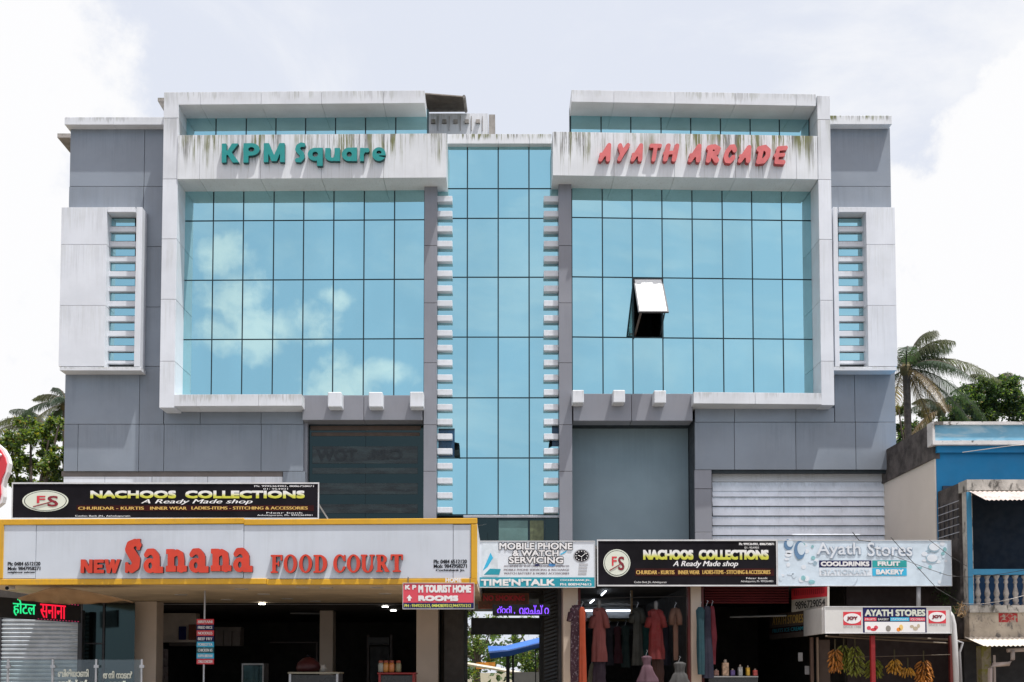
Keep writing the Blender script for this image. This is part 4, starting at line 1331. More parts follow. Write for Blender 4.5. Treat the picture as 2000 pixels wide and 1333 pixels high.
counter('steel and glass display counter with pale top between the inner columns', 562, 663, 1313, 27.5, .8, M_STEEL, mat('counter_cream', (.35, .32, .24), .4))
mred = mat('red_table', (.28, .012, .01), .4)
counter('red framed table carrying jars beside the right beige column', 737, 812, 1314, 27.8, .7, mred, mred)
x0, x1, _, z1 = rect(472, 1296, 515, 1333, 29)
t = thing('display_case', 'glass fronted steel case standing deep in the dark food court', 'cabinet', ((x0 + x1) / 2, 29, .14))
MB().box(x0, x1, 29, 29.6, z1 - .05, z1).box(x0, x0 + .04, 29, 29.6, .14, z1 - .051).box(x1 - .04, x1, 29, 29.6, .14, z1 - .051).build('case_frame', mat('case_steel', (.2, .2, .2), .4, .5), t)
MB().box(x0 + .05, x1 - .05, 29.02, 29.05, .2, z1 - .06).build('pane', M_DGLASS, t)
# shelves/hood and AC
fb('wall_hood', (330, 1225, 470, 1262), 36.5, .5, mat('dim_hood', (.26, .21, .18), .6), bd)
fb('cupboard', (306, 1198, 383, 1255), 34.2, .4, mat('dim_cupboard', (.55, .45, .36), .6), bd)
fb('wall_poster', (349, 1224, 363, 1250), 34.1, .03, M_NAVY, bd)
fb('wall_poster', (368, 1220, 383, 1250), 34.1, .03, mat('dull_orange', (.18, .05, .02), .6), bd)
for k in range(6):
    fb('tile', (306 + 7.5 * (k % 3), 1268 + 34 * (k // 3), 313 + 7.5 * (k % 3), 1301 + 34 * (k // 3)), 33.6, .04, mat('dim_tile', (.16, .12, .11), .3), bd)
fb('door_leaf', (722, 1263, 760, 1420), 38.2, .05, mat('dim_door', (.015, .012, .012), .5), bd)
fb('door_frame', (716, 1240, 721, 1420), 38.1, .1, mat('dim_frame', (.12, .09, .08), .5), bd)
fb('door_frame', (761, 1240, 766, 1420), 38.1, .1, mat('dim_frame', (.12, .09, .08), .5), bd)
for k in range(5):
    fb('hood_panel', (386 + 17 * k, 1228 + 1.5 * k, 401 + 17 * k, 1262), 36.3, .1, mat('dim_hood', (.26, .21, .18), .6), bd)
x0, x1, z0, z1 = rect(526, 1254, 620, 1256, 37)
MB().box(x0, x1, 37, 37.1, z0, z1).box(x1 - .05, x1, 37, 37.1, .14, z0).build('shelf_frame', mat('dim_frame', (.12, .09, .08), .5), bd)
t = thing('pressure_pot', 'dull red round covered pot on the display counter in the food court', 'pot', P(602, 1311, 27.7))
MB().lathe(P(602, 1312, 28.2), [(.30, 0), (.34, .1), (.30, .24), (.16, .36), (.03, .40)], 16).build('body', mat('dull_red_pot', (.05, .004, .006), .5), t, smooth=True)
MB().lathe(P(602, 1312, 28.2), [(.03, .40), (.05, .43), (.03, .46)], 10).build('knob', M_DARKP, t)
t = thing('steel_jug', 'small pale steel jug at the right end of the display counter', 'jug', P(630, 1312, 27.6))
MB().lathe(P(631, 1313, 27.8), [(.07, 0), (.08, .1), (.06, .16), (.07, .2)], 12).build('body', mat('pale_steel', (.30, .28, .25), .4), t, smooth=True)
MB().tube([P(635, 1311, 27.8), P(638, 1307, 27.8), P(635, 1303, 27.8)], .012, 5).build('handle', mat('pale_steel', (.30, .28, .25), .4), t)
t = thing('air_conditioner', 'dim grey split air conditioner on the back wall above the jars', 'air conditioner', P(739, 1260, 38))
fb('body', (719, 1245, 760, 1260), 38, .25, mat('dim_ac', (.10, .10, .10), .5), t)
fb('louvre_flap', (722, 1256, 757, 1258.5), 37.97, .03, M_STEELD, t)
# jars on the red table
mj = [mat('jar_pale', (.30, .30, .26), .2), mat('jar_amber', (.50, .22, .05), .2), mat('jar_orange', (.55, .20, .06), .2), mat('jar_olive', (.25, .22, .12), .2)]
for k, (u, s_) in enumerate(((744, 'pale'), (754, 'amber'), (765, 'bright orange'), (778, 'olive'))):
    b = P(u, 1313.5, 28.0)
    t = thing('jar', s_ + ' jar with a lid on the red framed table', 'jar', b, 'jars on the red table')
    MB().lathe(b, [(.05, .0), (.062, .02), (.062, .16), (.045, .2)], 12).build('body', mj[k], t, smooth=True)
    MB().lathe(b, [(.048, .2), (.05, .205), (.05, .24), (.03, .25)], 12).build('lid', mat('jar_lid', (.3, .06, .03), .4), t)
    for o in t.children:
        o.scale = (1.3, 1.3, 1.3)
# fluorescent line / fan
MB().tube([P(567, 1198, 35), P(634, 1199, 35)], .03, 6).build('tube_lamp_housing', mat('dim_tube', (.2, .2, .2), .5), bd)

# ================================================================== clothes shop
def dress(label, u, v0, v1, prof, Y, m, sleeves=None, neck=True, name='dress', ripple=.16, thick=.42, pattern=None):
    """prof: (t, half width in px) from shoulder to hem"""
    top, bot = P(u, v0, Y), P(u, v1, Y)
    t = thing(name, label, 'dress', (top.x, Y, bot.z), 'garments hanging in the clothes shop')
    n, vs, fsq = 32, [], []
    pr = []
    for i in range(len(prof) - 1):
        for k in range(4):
            s = k / 4
            pr.append((prof[i][0] * (1 - s) + prof[i + 1][0] * s, prof[i][1] * (1 - s) + prof[i + 1][1] * s))
    pr.append(prof[-1])
    for (tt, hw) in pr:
        z = top.z + (bot.z - top.z) * tt
        r = hw / FPX * Y
        for k in range(n):
            q = 2 * math.pi * k / n
            rp = 1 + ripple * (.35 + tt) * math.sin(q * 5 + 2.6 * tt + u) + .09 * math.sin(q * 9 - 3 * tt + u * 2) + .05 * math.sin(tt * 17 + q * 2)
            vs.append((top.x + r * rp * math.cos(q), Y + r * thick * rp * math.sin(q), z))
    for i in range(len(pr) - 1):
        for k in range(n):
            k2 = (k + 1) % n
            fsq.append((i * n + k, (i + 1) * n + k, (i + 1) * n + k2, i * n + k2))
    fsq.append(tuple(range(n)))
    MB().quadlist(vs, fsq).build('fabric', m, t, smooth=True, fixn=True)
    if sleeves:
        for sgn in (-1, 1):
            a = P(u + sgn * prof[0][1] * .8, v0 + 4, Y)
            b = P(u + sgn * sleeves[0], v0 + sleeves[1], Y - .05)
            MB().tube([a, a.lerp(b, .5) + Vector((sgn * .03, 0, .02)), b], [.09, .085, .08], 10).build('sleeve', m, t, smooth=True)
    hz = top.z
    if neck:
        MB().lathe((top.x, Y, hz - .02), [(.055, 0), (.05, .08), (.06, .12), (.055, .2), (.02, .24)], 10).build('mannequin_neck', mat('mannequin_grey', (.12, .12, .12), .5), t, smooth=True)
    else:
        MB().tube([(top.x - .02, Y, hz), (top.x, Y, hz + .08), (top.x + .03, Y, hz + .12), (top.x, Y, hz + .15)], .006, 5).build('hanger', M_STEEL, t)
    return t


def floral(name, base, spot, lo=.56):
    return mat(name, base, .8, var=.15, patch=(14, lo, lo + .04, spot))


dress('long patterned maroon and white gown hanging by the beige column', 1127, 1182, 1333, [(0, 6), (.05, 13), (.4, 11), (1, 12)], 27.2, floral('maroon_white_print', (.045, .016, .028), (.22, .17, .2), .56), (15, 32), neck=False)
dress('bright orange drape hanging beside the patterned maroon gown', 1137, 1186, 1333, [(0, 3), (.05, 5.5), (1, 7)], 27.0, mat('orange_cloth', (.24, .03, .004), .8), neck=False)
dress('salmon pink printed dress on a mannequin in the shop front', 1170, 1187, 1293, [(0, 6), (.05, 12), (.35, 10), (.7, 13), (1, 14)], 27.5, floral('salmon_cloth', (.14, .034, .03), (.12, .03, .03), .60), (16, 40))
dress('dark olive gown hanging left of the bright red dress', 1245, 1187, 1300, [(0, 5), (.05, 10), (.4, 8), (1, 11)], 27.8, mat('dark_olive_cloth', (.016, .017, .013), .8), (12, 30), neck=False)
dress('bright red long dress with green motifs on a mannequin', 1281, 1190, 1288, [(0, 6), (.05, 14), (.35, 12), (1, 14)], 27.4, floral('red_dress_cloth', (.10, .003, .003), (.04, .10, .03), .66), (17, 36))
dress('tan embroidered tunic hanging right of the red dress', 1319, 1187, 1290, [(0, 3), (.05, 7), (.4, 5), (1, 4)], 27.6, floral('tan_tunic_cloth', (.11, .055, .035), (.15, .04, .03), .6), (8, 34), neck=False)
dress('small pink child frock hung low in front of the red dress', 1263, 1281, 1332, [(0, 4), (.06, 9), (.18, 8), (.36, 6.5), (.45, 10), (1, 19)], 27.0, mat('dull_pink_cloth', (.075, .035, .05), .8), neck=False, name='frock')
dress('small grey child frock hung low near the maroon door post', 1327, 1293, 1345, [(0, 5), (.06, 11), (.2, 10), (.4, 8.5), (.5, 13), (1, 24)], 27.0, mat('dull_grey_cloth', (.04, .04, .04), .8), neck=False, name='frock')
dress('teal sari cloth hanging on the second beige column', 1368, 1186, 1318, [(0, 4), (.05, 8), (1, 6)], 27.2, mat('teal_cloth', (.004, .038, .05), .8), neck=False)
dress('navy cloth hanging beside the teal sari', 1381, 1184, 1325, [(0, 4), (.05, 7), (1, 10)], 27.3, mat('navy_cloth', (.006, .006, .02), .8), neck=False)
dress('crimson shawl hanging at the store entrance', 1391, 1184, 1298, [(0, 3), (.05, 4), (.55, 8), (1, 5)], 27.4, mat('crimson_cloth', (.11, .005, .014), .8), neck=False)
dress('cream shopping cloth bag hanging low behind the salmon dress', 1157, 1296, 1333, [(0, 3), (.2, 6), (1, 10)], 27.9, mat('cream_cloth', (.10, .10, .07), .8), neck=False, name='cloth_bag')
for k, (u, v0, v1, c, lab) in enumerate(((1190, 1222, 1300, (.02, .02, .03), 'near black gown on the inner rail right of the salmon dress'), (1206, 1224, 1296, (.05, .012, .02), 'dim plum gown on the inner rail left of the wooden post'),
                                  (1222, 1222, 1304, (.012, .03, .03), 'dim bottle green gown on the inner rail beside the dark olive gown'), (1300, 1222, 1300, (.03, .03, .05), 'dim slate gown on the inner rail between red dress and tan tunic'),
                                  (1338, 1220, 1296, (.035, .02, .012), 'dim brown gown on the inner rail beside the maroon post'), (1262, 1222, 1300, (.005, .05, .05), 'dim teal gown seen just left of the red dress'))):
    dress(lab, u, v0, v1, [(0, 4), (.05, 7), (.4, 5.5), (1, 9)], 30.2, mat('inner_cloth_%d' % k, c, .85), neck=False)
for k, (u, c, lab) in enumerate(((1170, (.02, .01, .02), 'dark plum trousers below the salmon dress'), (1284, (.035, .012, .008), 'dark brown skirt below the red dress'))):
    dress(lab, u, 1286, 1345, [(0, 10), (.3, 11), (1, 13)], 27.6, mat('under_cloth_%d' % k, c, .85), neck=False, name='skirt')
# rod, tubes, back shelves
o = MB().tube([P(1128, 1170, 27.9), P(1372, 1164, 27.9)], .015, 6).build('clothes_rail', M_STEELD)
tag(o, 'thin dark rail across the clothes shop front above the dresses', 'rail')
mtube = emit('lit_tube', (.85, .92, 1.0), 5)
for k, (pa_, pb2, lab) in enumerate((((1140, 1179.5, 36.4), (1232, 1179, 36.4), 'long lit tube lamp high on the clothes shop back wall'),
                      ((1142, 1193, 36.6), (1233, 1193, 36.6), 'long lit tube lamp low on the clothes shop back wall'),
                      ((1151, 1160.5, 32), (1161, 1160.5, 32), 'short lit batten second from the top on the clothes shop ceiling'),
                      ((1163, 1151.5, 30), (1173, 1151, 30), 'short lit batten nearest the black board on the clothes shop ceiling'),
                      ((1143, 1167.5, 34), (1152, 1167.5, 34), 'short lit batten third from the top on the clothes shop ceiling'),
                      ((1136, 1174, 35.5), (1145, 1174, 35.5), 'short lit batten lowest on the clothes shop ceiling'),
                      ((1175, 1163, 31.5), (1183, 1155, 29.5), 'slanting lit batten nearest the board on the clothes shop ceiling'),
                      ((1153, 1178, 35), (1160, 1172, 33.5), 'slanting lit batten deeper on the clothes shop ceiling'))):
    t = thing('tube_lamp', lab, 'lamp', P(*pa_), 'lit tubes in the clothes shop')
    MB().tube([P(*pa_), P(*pb2)], .022, 6).build('tube', mtube, t)
    q = Vector((0, .05, .04))
    MB().tube([P(*pa_) + q, P(*pb2) + q], .02, 4).build('batten', M_STEEL, t)
fb('wall_shelf', (1140, 1210, 1340, 1214), 36.2, .6, mat('ochre_shelf', (.22, .16, .07), .6), bd)
fb('wall_panelling', (1140, 1174, 1232, 1208), 36.8, .1, mat('glossy_grey', (.28, .30, .34), .3), bd)
fb('wall_shelf', (1232, 1146, 1236, 1216), 30.0, .1, mat('ochre_post', (.20, .14, .08), .6), bd)
fb('cloth_stack', (1180, 1240, 1235, 1330), 33, 1.0, mat('black_cloth', (.012, .012, .013), .9), bd)

# ================================================================== store with bananas
x0, x1, _, z1 = rect(1385, 1321, 1481, 1330, 27.4)
t = thing('counter', 'low glass topped counter of the store carrying packets and bottles', 'counter', ((x0 + x1) / 2, 27.4, .14))
MB().box(x0, x1, 27.4, 28.0, z1 - .03, z1).build('counter_top', mat('grey_glass_top', (.25, .25, .25), .2), t)
MB().box(x0, x1, 27.45, 27.48, .14, z1 - .031).build('front_panel', mat('dark_panel', (.03, .03, .03), .3), t)
pk = [(1399, 9, 13, (.28, .14, .10), 'pink and cream packet at the left end of the store counter'), (1417, 12, 32, (.42, .28, .18), 'tall cream and brown packet tower on the store counter'), (1431, 8, 14, (.10, .06, .2), 'small violet box on the store counter'),
      (1446, 8, 22, (.30, .30, .28), 'grey jar with a tall cap on the store counter'), (1461, 6, 20, (.55, .33, .03), 'yellow bottle on the store counter'), (1475, 8, 14, (.35, .05, .04), 'red sweet packet at the right end of the store counter')]
for u, w, h, c, lab in pk:
    b = P(u, 1320.5, 27.6)
    s = 27.6 / FPX
    t = thing('packet', lab, 'packet', b, 'goods on the store counter')
    MB().box(b.x - w * s / 2, b.x + w * s / 2, 27.55, 27.68, b.z, b.z + h * s * .8).build('body', mat('packet_%d' % u, c, .4, var=.4, vscale=14), t, bevel=.01)
    MB().lathe((b.x, 27.61, b.z + h * s * .8 + .0005), [(w * s * .25, 0), (w * s * .25, h * s * .15), (w * s * .12, h * s * .2)], 10).build('cap', mat('packet_cap', (.3, .25, .2), .4), t)
t = thing('tube_lamp', 'long unlit tube lamp inside the dark store', 'lamp', P(1430, 1206, 30))
MB().tube([P(1426, 1206, 30), P(1536, 1203, 29)], .022, 6).build('tube', mat('unlit_tube', (.35, .35, .34), .4), t)
MB().tube([P(1426, 1204.5, 30.04), P(1536, 1201.5, 29.04)], .02, 4).build('batten', M_STEELD, t)
mst = mat('store_red_shutter', (.10, .012, .015), .5)
t = thing('roller_shutter', 'dark red rolled shutter hood above the store entrance', 'shutter', P(1450, 1190, 28))
x0, x1, _, _ = rect(1376, 1148, 1540, 1180, 28.2)
for k in range(7):
    z = P(1450, 1179 - k * 5, 28.2).z
    MB().prismx([(28.2, z), (28.16, z + .03), (28.2, z + .065), (28.23, z + .03)], x0, x1).build('slat', mst, t, fixn=True)
# switch boxes and door of the store
for k, (u, v) in enumerate(((1564, 1284), (1577, 1310))):
    o = fb('notice_card', (u - 5, v - 9, u + 4, v + 8), 28.2, .02, mat('dim_card', (.28, .28, .28), .6), None)
    tag(o, ('pale notice card on the store wall, higher of two' if k == 0 else 'pale notice card on the store wall, lower of two'), 'card', 'cards on the store wall')
fb('door_post', (1584, 1245, 1590, 1420), 28.0, .1, mat('brown_post', (.12, .07, .05), .6), bd)
fb('door_post', (1597, 1245, 1600, 1420), 27.9, .1, mat('pale_post', (.30, .22, .16), .6), bd)
fb('door_leaf', (1600, 1250, 1622, 1420), 28.0, .05, mat('brown_door', (.09, .06, .045), .6), bd)

# banana bunches
def banana_mesh(L, bend, r):
    mb = MB()
    pts, rs = [], []
    for i in range(7):
        s = i / 6
        pts.append((bend * math.sin(s * 1.6) * L * .4, 0, -s * L))
        rs.append(r * (.45, .95, 1, 1, .95, .75, .35)[i])
    mb.tube(pts, rs, 6)
    me = bpy.data.meshes.new('banana')
    me.from_pydata(mb.v, [], mb.f)
    me.polygons.foreach_set('use_smooth', [True] * len(me.polygons))
    return me


def bananas(label, u, v0, v1, hw, col, n, Y=26.4):
    top, bot = P(u, v0, Y), P(u, v1, Y)
    t = thing('banana_bunch', label, 'banana bunch', top, 'banana bunches hanging in the store front')
    m = mat('banana_' + col[0], tuple(x * .8 for x in col[1]), .5, var=.45, vscale=9, orand=.25)
    H = top.z - bot.z
    MB().tube([top + Vector((0, 0, .25)), top, bot + Vector((0, 0, H * .25))], .018, 6).build('stalk', mat('banana_stalk', (.06, .05, .02), .8), t)
    me = banana_mesh(.17, 1.2, .021)
    n = int(n * 1.7)
    me.materials.append(m)
    rr = hw / FPX * Y
    for k in range(n):
        a = k * 2.399
        s = (k + .5) / n
        o = bpy.data.objects.new('banana', me)
        COL.objects.link(o)
        o.parent = t
        rad = rr * (.55 + .45 * math.sin(math.pi * s))
        o.location = (math.cos(a) * rad * .55, math.sin(a) * rad * .4, -s * (H - .17))
        o.rotation_euler = (random.uniform(-.3, .3), random.uniform(-.55, .1), a)
    return t


YEL, GRN, ORA = ('yellow', (.50, .24, .02)), ('green', (.20, .22, .02)), ('orange', (.42, .15, .015))
bananas('orange yellow banana bunch, leftmost in the store front', 1631, 1268, 1318, 10, ORA, 34)
bananas('green banana bunch hung beside the leftmost orange bunch', 1648, 1260, 1316, 11, GRN, 30, 26.6)
bananas('tall olive banana bunch left of the red post', 1670, 1262, 1327, 14, GRN, 40)
bananas('round green banana bunch just behind the red post', 1706, 1288, 1330, 17, GRN, 34, 26.8)
bananas('slim yellow banana bunch right of the red post', 1747, 1288, 1322, 10, YEL, 24)
bananas('low fanned yellow banana hand between two bunches', 1773, 1304, 1326, 13, YEL, 18)
bananas('large ripe orange banana bunch, rightmost in the store front', 1804, 1290, 1345, 15, ORA, 46)
o = MB().box(P(1702, 1300, 26).x, P(1710, 1300, 26).x, 26, 26.1, .12, P(1700, 1242, 26).z).build('stall_post', mat('bright_red_paint', (.35, .012, .015), .5))
tag(o, 'thin bright red post in front of the hanging bananas', 'post')
o = MB().box(P(1856, 1300, 26.2).x, P(1864, 1300, 26.2).x, 26.2, 26.3, .12, P(1856, 1242, 26.2).z).build('stall_post', mdr)
tag(o, 'dark maroon post at the right end of the banana stall', 'post')
o = MB().tube([P(1612, 1243, 26.3), P(1870, 1258, 26.3)], .022, 5).tube([P(1665, 1284, 26.2), P(1856, 1279, 26.2)], .008, 5).tube([P(1640, 1240, 26.4), P(1900, 1252, 26.9)], .03, 5).build('hanging_rail', mat('wood_rail', (.12, .09, .06), .7))
tag(o, 'wooden rail and wire under the light box holding the bananas', 'rail')
# white drain pipes
mp = mat('white_pipe', (.50, .50, .50), .4, var=.08)
o = MB().tube([P(1852, 1196, 25.7), P(1858, 1204, 25.7), P(1862, 1220, 25.7), P(1865, 1260, 25.7), P(1872, 1420, 25.7)], .07, 10).build('drain_pipe', mp, smooth=True)
tag(o, 'thick white drain pipe curving down at the light box end', 'pipe')
o = MB().tube([P(1866, 1252, 25.9), P(1880, 1256, 25.9), P(1874, 1275, 25.9), P(1882, 1420, 25.9)], .035, 8).build('drain_pipe', mat('grey_pipe', (.3, .3, .31), .4), smooth=True)
tag(o, 'thinner grey drain pipe just right of the thick white one', 'pipe')
o = MB().tube([P(1794, 1147, 27.1), P(1794, 1186, 27.1)], .06, 8).build('drain_pipe', mat('grey_pipe', (.3, .3, .31), .4), smooth=True)
tag(o, 'short grey pipe between pale board and light box', 'pipe')

# ================================================================== behind the passage
t = thing('blue_tarpaulin_stall', 'blue tarpaulin roof on dark poles seen through the passage', 'stall', P(1000, 1333, 52))
vs = [P(953, 1262, 50), P(986, 1262, 50), P(1064, 1243, 50), P(1064, 1255, 49), P(994, 1272, 49), P(955, 1276, 49), P(958, 1287, 48.9), P(1000, 1281, 48.9), P(1064, 1262, 48.9)]
MB().quadlist(vs, [(0, 1, 4, 5), (1, 2, 3, 4), (5, 4, 7, 6), (4, 3, 8, 7)]).build('tarpaulin', mat('blue_tarp', (.03, .14, .50), .5, var=.2, vscale=.8), t, fixn=True)
for u, w in ((992, .2), (1002, .12), (1046, .06)):
    p = P(u, 1270, 49.3)
    MB().tube([(p.x, p.y, 0), p], w / 2, 6).build('pole', M_STEELD, t)
o = MB().tube([P(905, 1296, 60), P(965, 1306, 60), P(1022, 1317, 60)], .12, 6).build('pale_rail', mat('cream_paint', (.7, .66, .55), .6))
tag(o, 'pale sloping rail beyond the passage', 'rail')
o = MB().box(P(930, 1300, 62).x, P(967, 1300, 62).x, 62, 63, P(930, 1307, 62).z, P(930, 1294, 62).z).build('crate', mat('orange_box', (.60, .24, .03), .7, var=.3, vscale=4))
tag(o, 'orange box standing on the rail beyond the passage', 'box')
o = MB().box(P(1000, 1300, 55).x, P(1064, 1300, 55).x, 55, 55.2, 0, P(1000, 1313, 55).z).build('garden_wall', mat('dull_wall', (.12, .12, .12), .8))
tag(o, 'low grey wall beyond the passage', 'wall')
# rolled shutter edge at passage
t = thing('roller_shutter', 'dark ribbed shutter edge on the right side of the passage', 'shutter', P(1080, 1400, 29))
x0, x1, _, _ = rect(1064, 1200, 1090, 1210, 29.4)
for k in range(34):
    z = .2 + k * .11
    MB().quadlist([(x0, 29.6, z), (x1, 29.3, z + .12), (x1, 29.3, z + .18), (x0, 29.6, z + .06), (x0, 29.66, z), (x1, 29.36, z + .12), (x1, 29.36, z + .18), (x0, 29.66, z + .06)],
                  [(0, 1, 2, 3), (7, 6, 5, 4), (3, 2, 6, 7), (0, 4, 5, 1), (0, 3, 7, 4), (1, 5, 6, 2)]).build('slat', mat('dim_slat', (.06, .07, .08), .4, .5), t, fixn=True)

# ================================================================== blue neighbour building
nb = thing('blue_house', 'old blue two storey house with balcony and mossy concrete at the right', 'building', (14, 28.5, 0))
YB = 28.5
M_BLUE = mat('deep_blue_paint', (.006, .20, .43), .7, var=.08, vscale=1)
M_LBLUE = mat('light_blue_paint', (.16, .40, .56), .65, var=.12, vscale=1.2, patch=(1.6, .48, .66, (.36, .54, .63), (.5, .5, 2)))
M_OLD = mat('mossy_old_wall', (.42, .40, .36), .9, var=.25, vscale=2, bump=.4, patch=(5, .50, .66, (.08, .076, .065), (1, 1, .45)))
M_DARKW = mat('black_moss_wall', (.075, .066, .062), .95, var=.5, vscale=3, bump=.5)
M_BEIGEW = mat('beige_side_wall', (.68, .62, .55), .8, var=.04, vscale=.6, patch=(1.6, .62, .78, (.50, .45, .38)))
M_CHIP = mat('chipped_white_paint', (.60, .59, .58), .8, var=.12, vscale=2, bump=.3, patch=(3.5, .56, .64, (.12, .11, .10)))
xs_ = P(1829, 930, YB).x
zpar = P(1822, 824, YB).z
MB().box(xs_, 24, YB, 40, .12, P(1829, 862, YB).z).build('wall', M_BLUE, nb)
# side skin: beige with dark mossy top
zb = P(1829, 893, YB).z
zwt = P(1829, 860, YB).z
MB().box(xs_ - .04, xs_ - .002, YB + .01, 40, .12, zb - .05).build('side_wall', M_BEIGEW, nb)
MB().box(xs_ - .10, xs_ + .1, YB - .02, 40, zb - .05, zpar - .05).build('parapet_side', M_DARKW, nb)
# parapet front
x0 = P(1821, 850, YB - .25).x
zt0, zt1 = P(1900, 824, YB - .25).z, P(1900, 830, YB - .25).z
zb0, zb1 = P(1900, 861, YB - .25).z, P(1900, 869, YB - .25).z
MB().box(x0, 24, YB - .27, YB + .1, zt1, zt0).build('coping', M_CHIP, nb)
MB().box(x0, 24, YB - .27, YB + .1, zb1, zb0).build('lower_band', M_CHIP, nb)
MB().box(x0, x0 + .07, YB - .265, YB + .1, zb0, zt1).build('edge_band', M_CHIP, nb)
MB().box(x0 + .07, 24, YB - .2, YB + .1, zb0, zt1).build('parapet_panel', M_LBLUE, nb)
MB().box(xs_ - .02, 24, YB - .12, YB - .003, P(1900, 886, YB).z, zb1 - .003).build('eave_moulding', M_BLUE, nb)
# balcony block
YL = 26.7
xc = P(1889.5, 1000, YL).x
xback = P(1842, 1000, YB).x
zc = P(1889, 937, YL).z
MB().box(xc, 24, YL, YL + .5, P(1900, 958, YL).z, zc).build('balcony_lintel', M_OLD, nb)
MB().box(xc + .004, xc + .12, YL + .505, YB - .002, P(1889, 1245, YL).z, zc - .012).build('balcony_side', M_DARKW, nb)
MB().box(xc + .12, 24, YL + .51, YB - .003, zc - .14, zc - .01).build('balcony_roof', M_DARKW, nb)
MB().box(xc - .002, xc + .13, YL, YL + .3, P(1889, 1245, YL).z, P(1900, 959, YL).z).build('corner_post', M_OLD, nb)
x9 = P(1889, 1000, YL).x
a9, b9 = P(1890, 1100, YL - .05).x, P(1898, 1100, YL - .05).x
MB().box(a9 + .02, b9 + .03, YL - .04, YL - .003, P(1890, 1182, YL).z, P(1890, 962, YL).z).build('blue_trim', mat('mid_blue_paint', (.04, .24, .42), .6, var=.1), nb)
MB().box(b9 + .03, 24, YL - .03, YL + .1, P(1890, 1123, YL).z, P(1890, 1112, YL).z).build('hand_rail', mat('mid_blue_paint', (.04, .24, .42), .6), nb)
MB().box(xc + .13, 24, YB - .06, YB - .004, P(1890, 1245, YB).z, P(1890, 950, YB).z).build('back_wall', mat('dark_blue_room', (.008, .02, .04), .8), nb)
MB().box(b9 + .031, 24, YL + .6, YL + .65, P(1890, 1184, YL).z, P(1890, 1124, YL).z).build('balcony_panel', mat('deep_blue_panel', (.01, .06, .16), .7), nb)
# balusters
bp_me = None
for k in range(8):
    u = 1912.5 + 18.4 * k
    b = P(u, 1183, YL)
    H = P(u, 1124, YL).z - b.z
    prof = [(.085, 0), (.085, .05), (.045, .07), (.07, .13), (.075, .2), (.045, .27), (.06, .32), (.075, .40), (.06, .5), (.038, .62), (.036, .72), (.06, .76), (.05, .82), (.04, .86), (.07, .94), (.09, 1)]
    if bp_me is None:
        o = MB().lathe((b.x, YL + .06, b.z), [(r, z * H) for r, z in prof], 12).build('baluster', mat('baluster_stone', (.30, .28, .26), .85, var=.3, vscale=6), nb, smooth=True)
        bp_me = (o, b.x)
    else:
        c_ = bp_me[0].copy()
        COL.objects.link(c_)
        c_.parent = nb
        c_.location.x += b.x - bp_me[1]
MB().box(xc - .03, 24, YL - .08, YL + .62, P(1890, 1197, YL).z, P(1890, 1183, YL).z - .001).build('balcony_ledge', M_OLD, nb)
MB().box(xc - .014, 24, YL - .012, YL + .31, P(1890, 1247, YL).z, P(1890, 1197, YL).z - .002).build('lower_wall', mat('peeling_wall', (.42, .36, .28), .9, var=.2, vscale=2, bump=.4, patch=(5.5, .50, .66, (.12, .11, .10), (1, 1, .6))), nb)
MB().box(P(1950, 1210, YL).x, P(1987, 1210, YL).x, YL - .016, YL - .013, P(1950, 1216, YL).z, P(1950, 1198, YL).z).build('red_paint_patch', mat('red_wall_paint', (.32, .02, .02), .8, var=.3, vscale=6, patch=(9, .5, .55, (.3, .25, .2))), nb)
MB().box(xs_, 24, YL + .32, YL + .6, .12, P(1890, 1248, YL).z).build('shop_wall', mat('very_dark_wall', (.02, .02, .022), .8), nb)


def corrugated(p0, p1, q0, q1, name, m, parent, n=60):
    """sheet between edge p0-p1 (high) and q0-q1 (low), waves along its width"""
    vs, fsq = [], []
    for i in range(n * 4 + 1):
        s = i / (n * 4)
        o_ = Vector((0, 0, .014 * math.sin(i * math.pi / 2)))
        a, b = p0.lerp(p1, s) + o_, q0.lerp(q1, s) + o_
        vs += [a, b, a + Vector((0, 0, -.008)), b + Vector((0, 0, -.008))]
    for i in range(n * 4):
        k = i * 4
        fsq += [(k, k + 1, k + 5, k + 4), (k + 2, k + 6, k + 7, k + 3), (k + 1, k + 3, k + 7, k + 5), (k, k + 4, k + 6, k + 2)]
    return MB().quadlist(vs, fsq).build(name, m, parent)


M_SHEETW = mat('old_corrugated_sheet', (.52, .45, .42), .7, var=.18, vscale=3, patch=(4, .58, .68, (.2, .12, .08)))
corrugated(P(1893, 960, YL - .02), P(2120, 960, YL - .02), P(1926, 977, YL - 1.1), P(2140, 975, YL - 1.1), 'awning_sheet', M_SHEETW, nb, 24)
corrugated(P(1884, 1245, YL - .02), P(2120, 1245, YL - .02), P(1922, 1262, YL - 1.6), P(2140, 1260, YL - 1.6), 'awning_sheet', mat('white_corrugated_sheet', (.68, .64, .56), .6, var=.1), nb, 24)
mpo = mat('mossy_post_paint', (.22, .19, .12), .9, var=.3, patch=(4, .5, .56, (.16, .15, .03)))
x0, x1, _, _ = rect(1918, 1262, 1936, 1333, 25.8)
o = MB().box(x0, x1, 25.8, 26.1, .12, P(1920, 1262, 25.8).z).build('veranda_post', mpo, nb)
o = MB().tube([P(1967, 1271, 25.4), P(2060, 1267, 25.4)], .05, 8).build('gutter', mat('old_pipe', (.36, .30, .27), .6), nb)
o = MB().tube([P(1978, 1272, 25.35), P(1978, 1288, 25.35), P(1970, 1297, 25.35), P(1940, 1299, 25.35), P(1934, 1306, 25.35), P(1933, 1420, 25.35)], .055, 8).build('drain_pipe', mat('old_pipe', (.36, .30, .27), .6), nb, smooth=True)
o = MB().tube([P(1942, 1280, 25.7), P(1944, 1420, 25.7)], .03, 6).build('wall_pipe', mat('old_pipe', (.36, .30, .27), .6), nb)
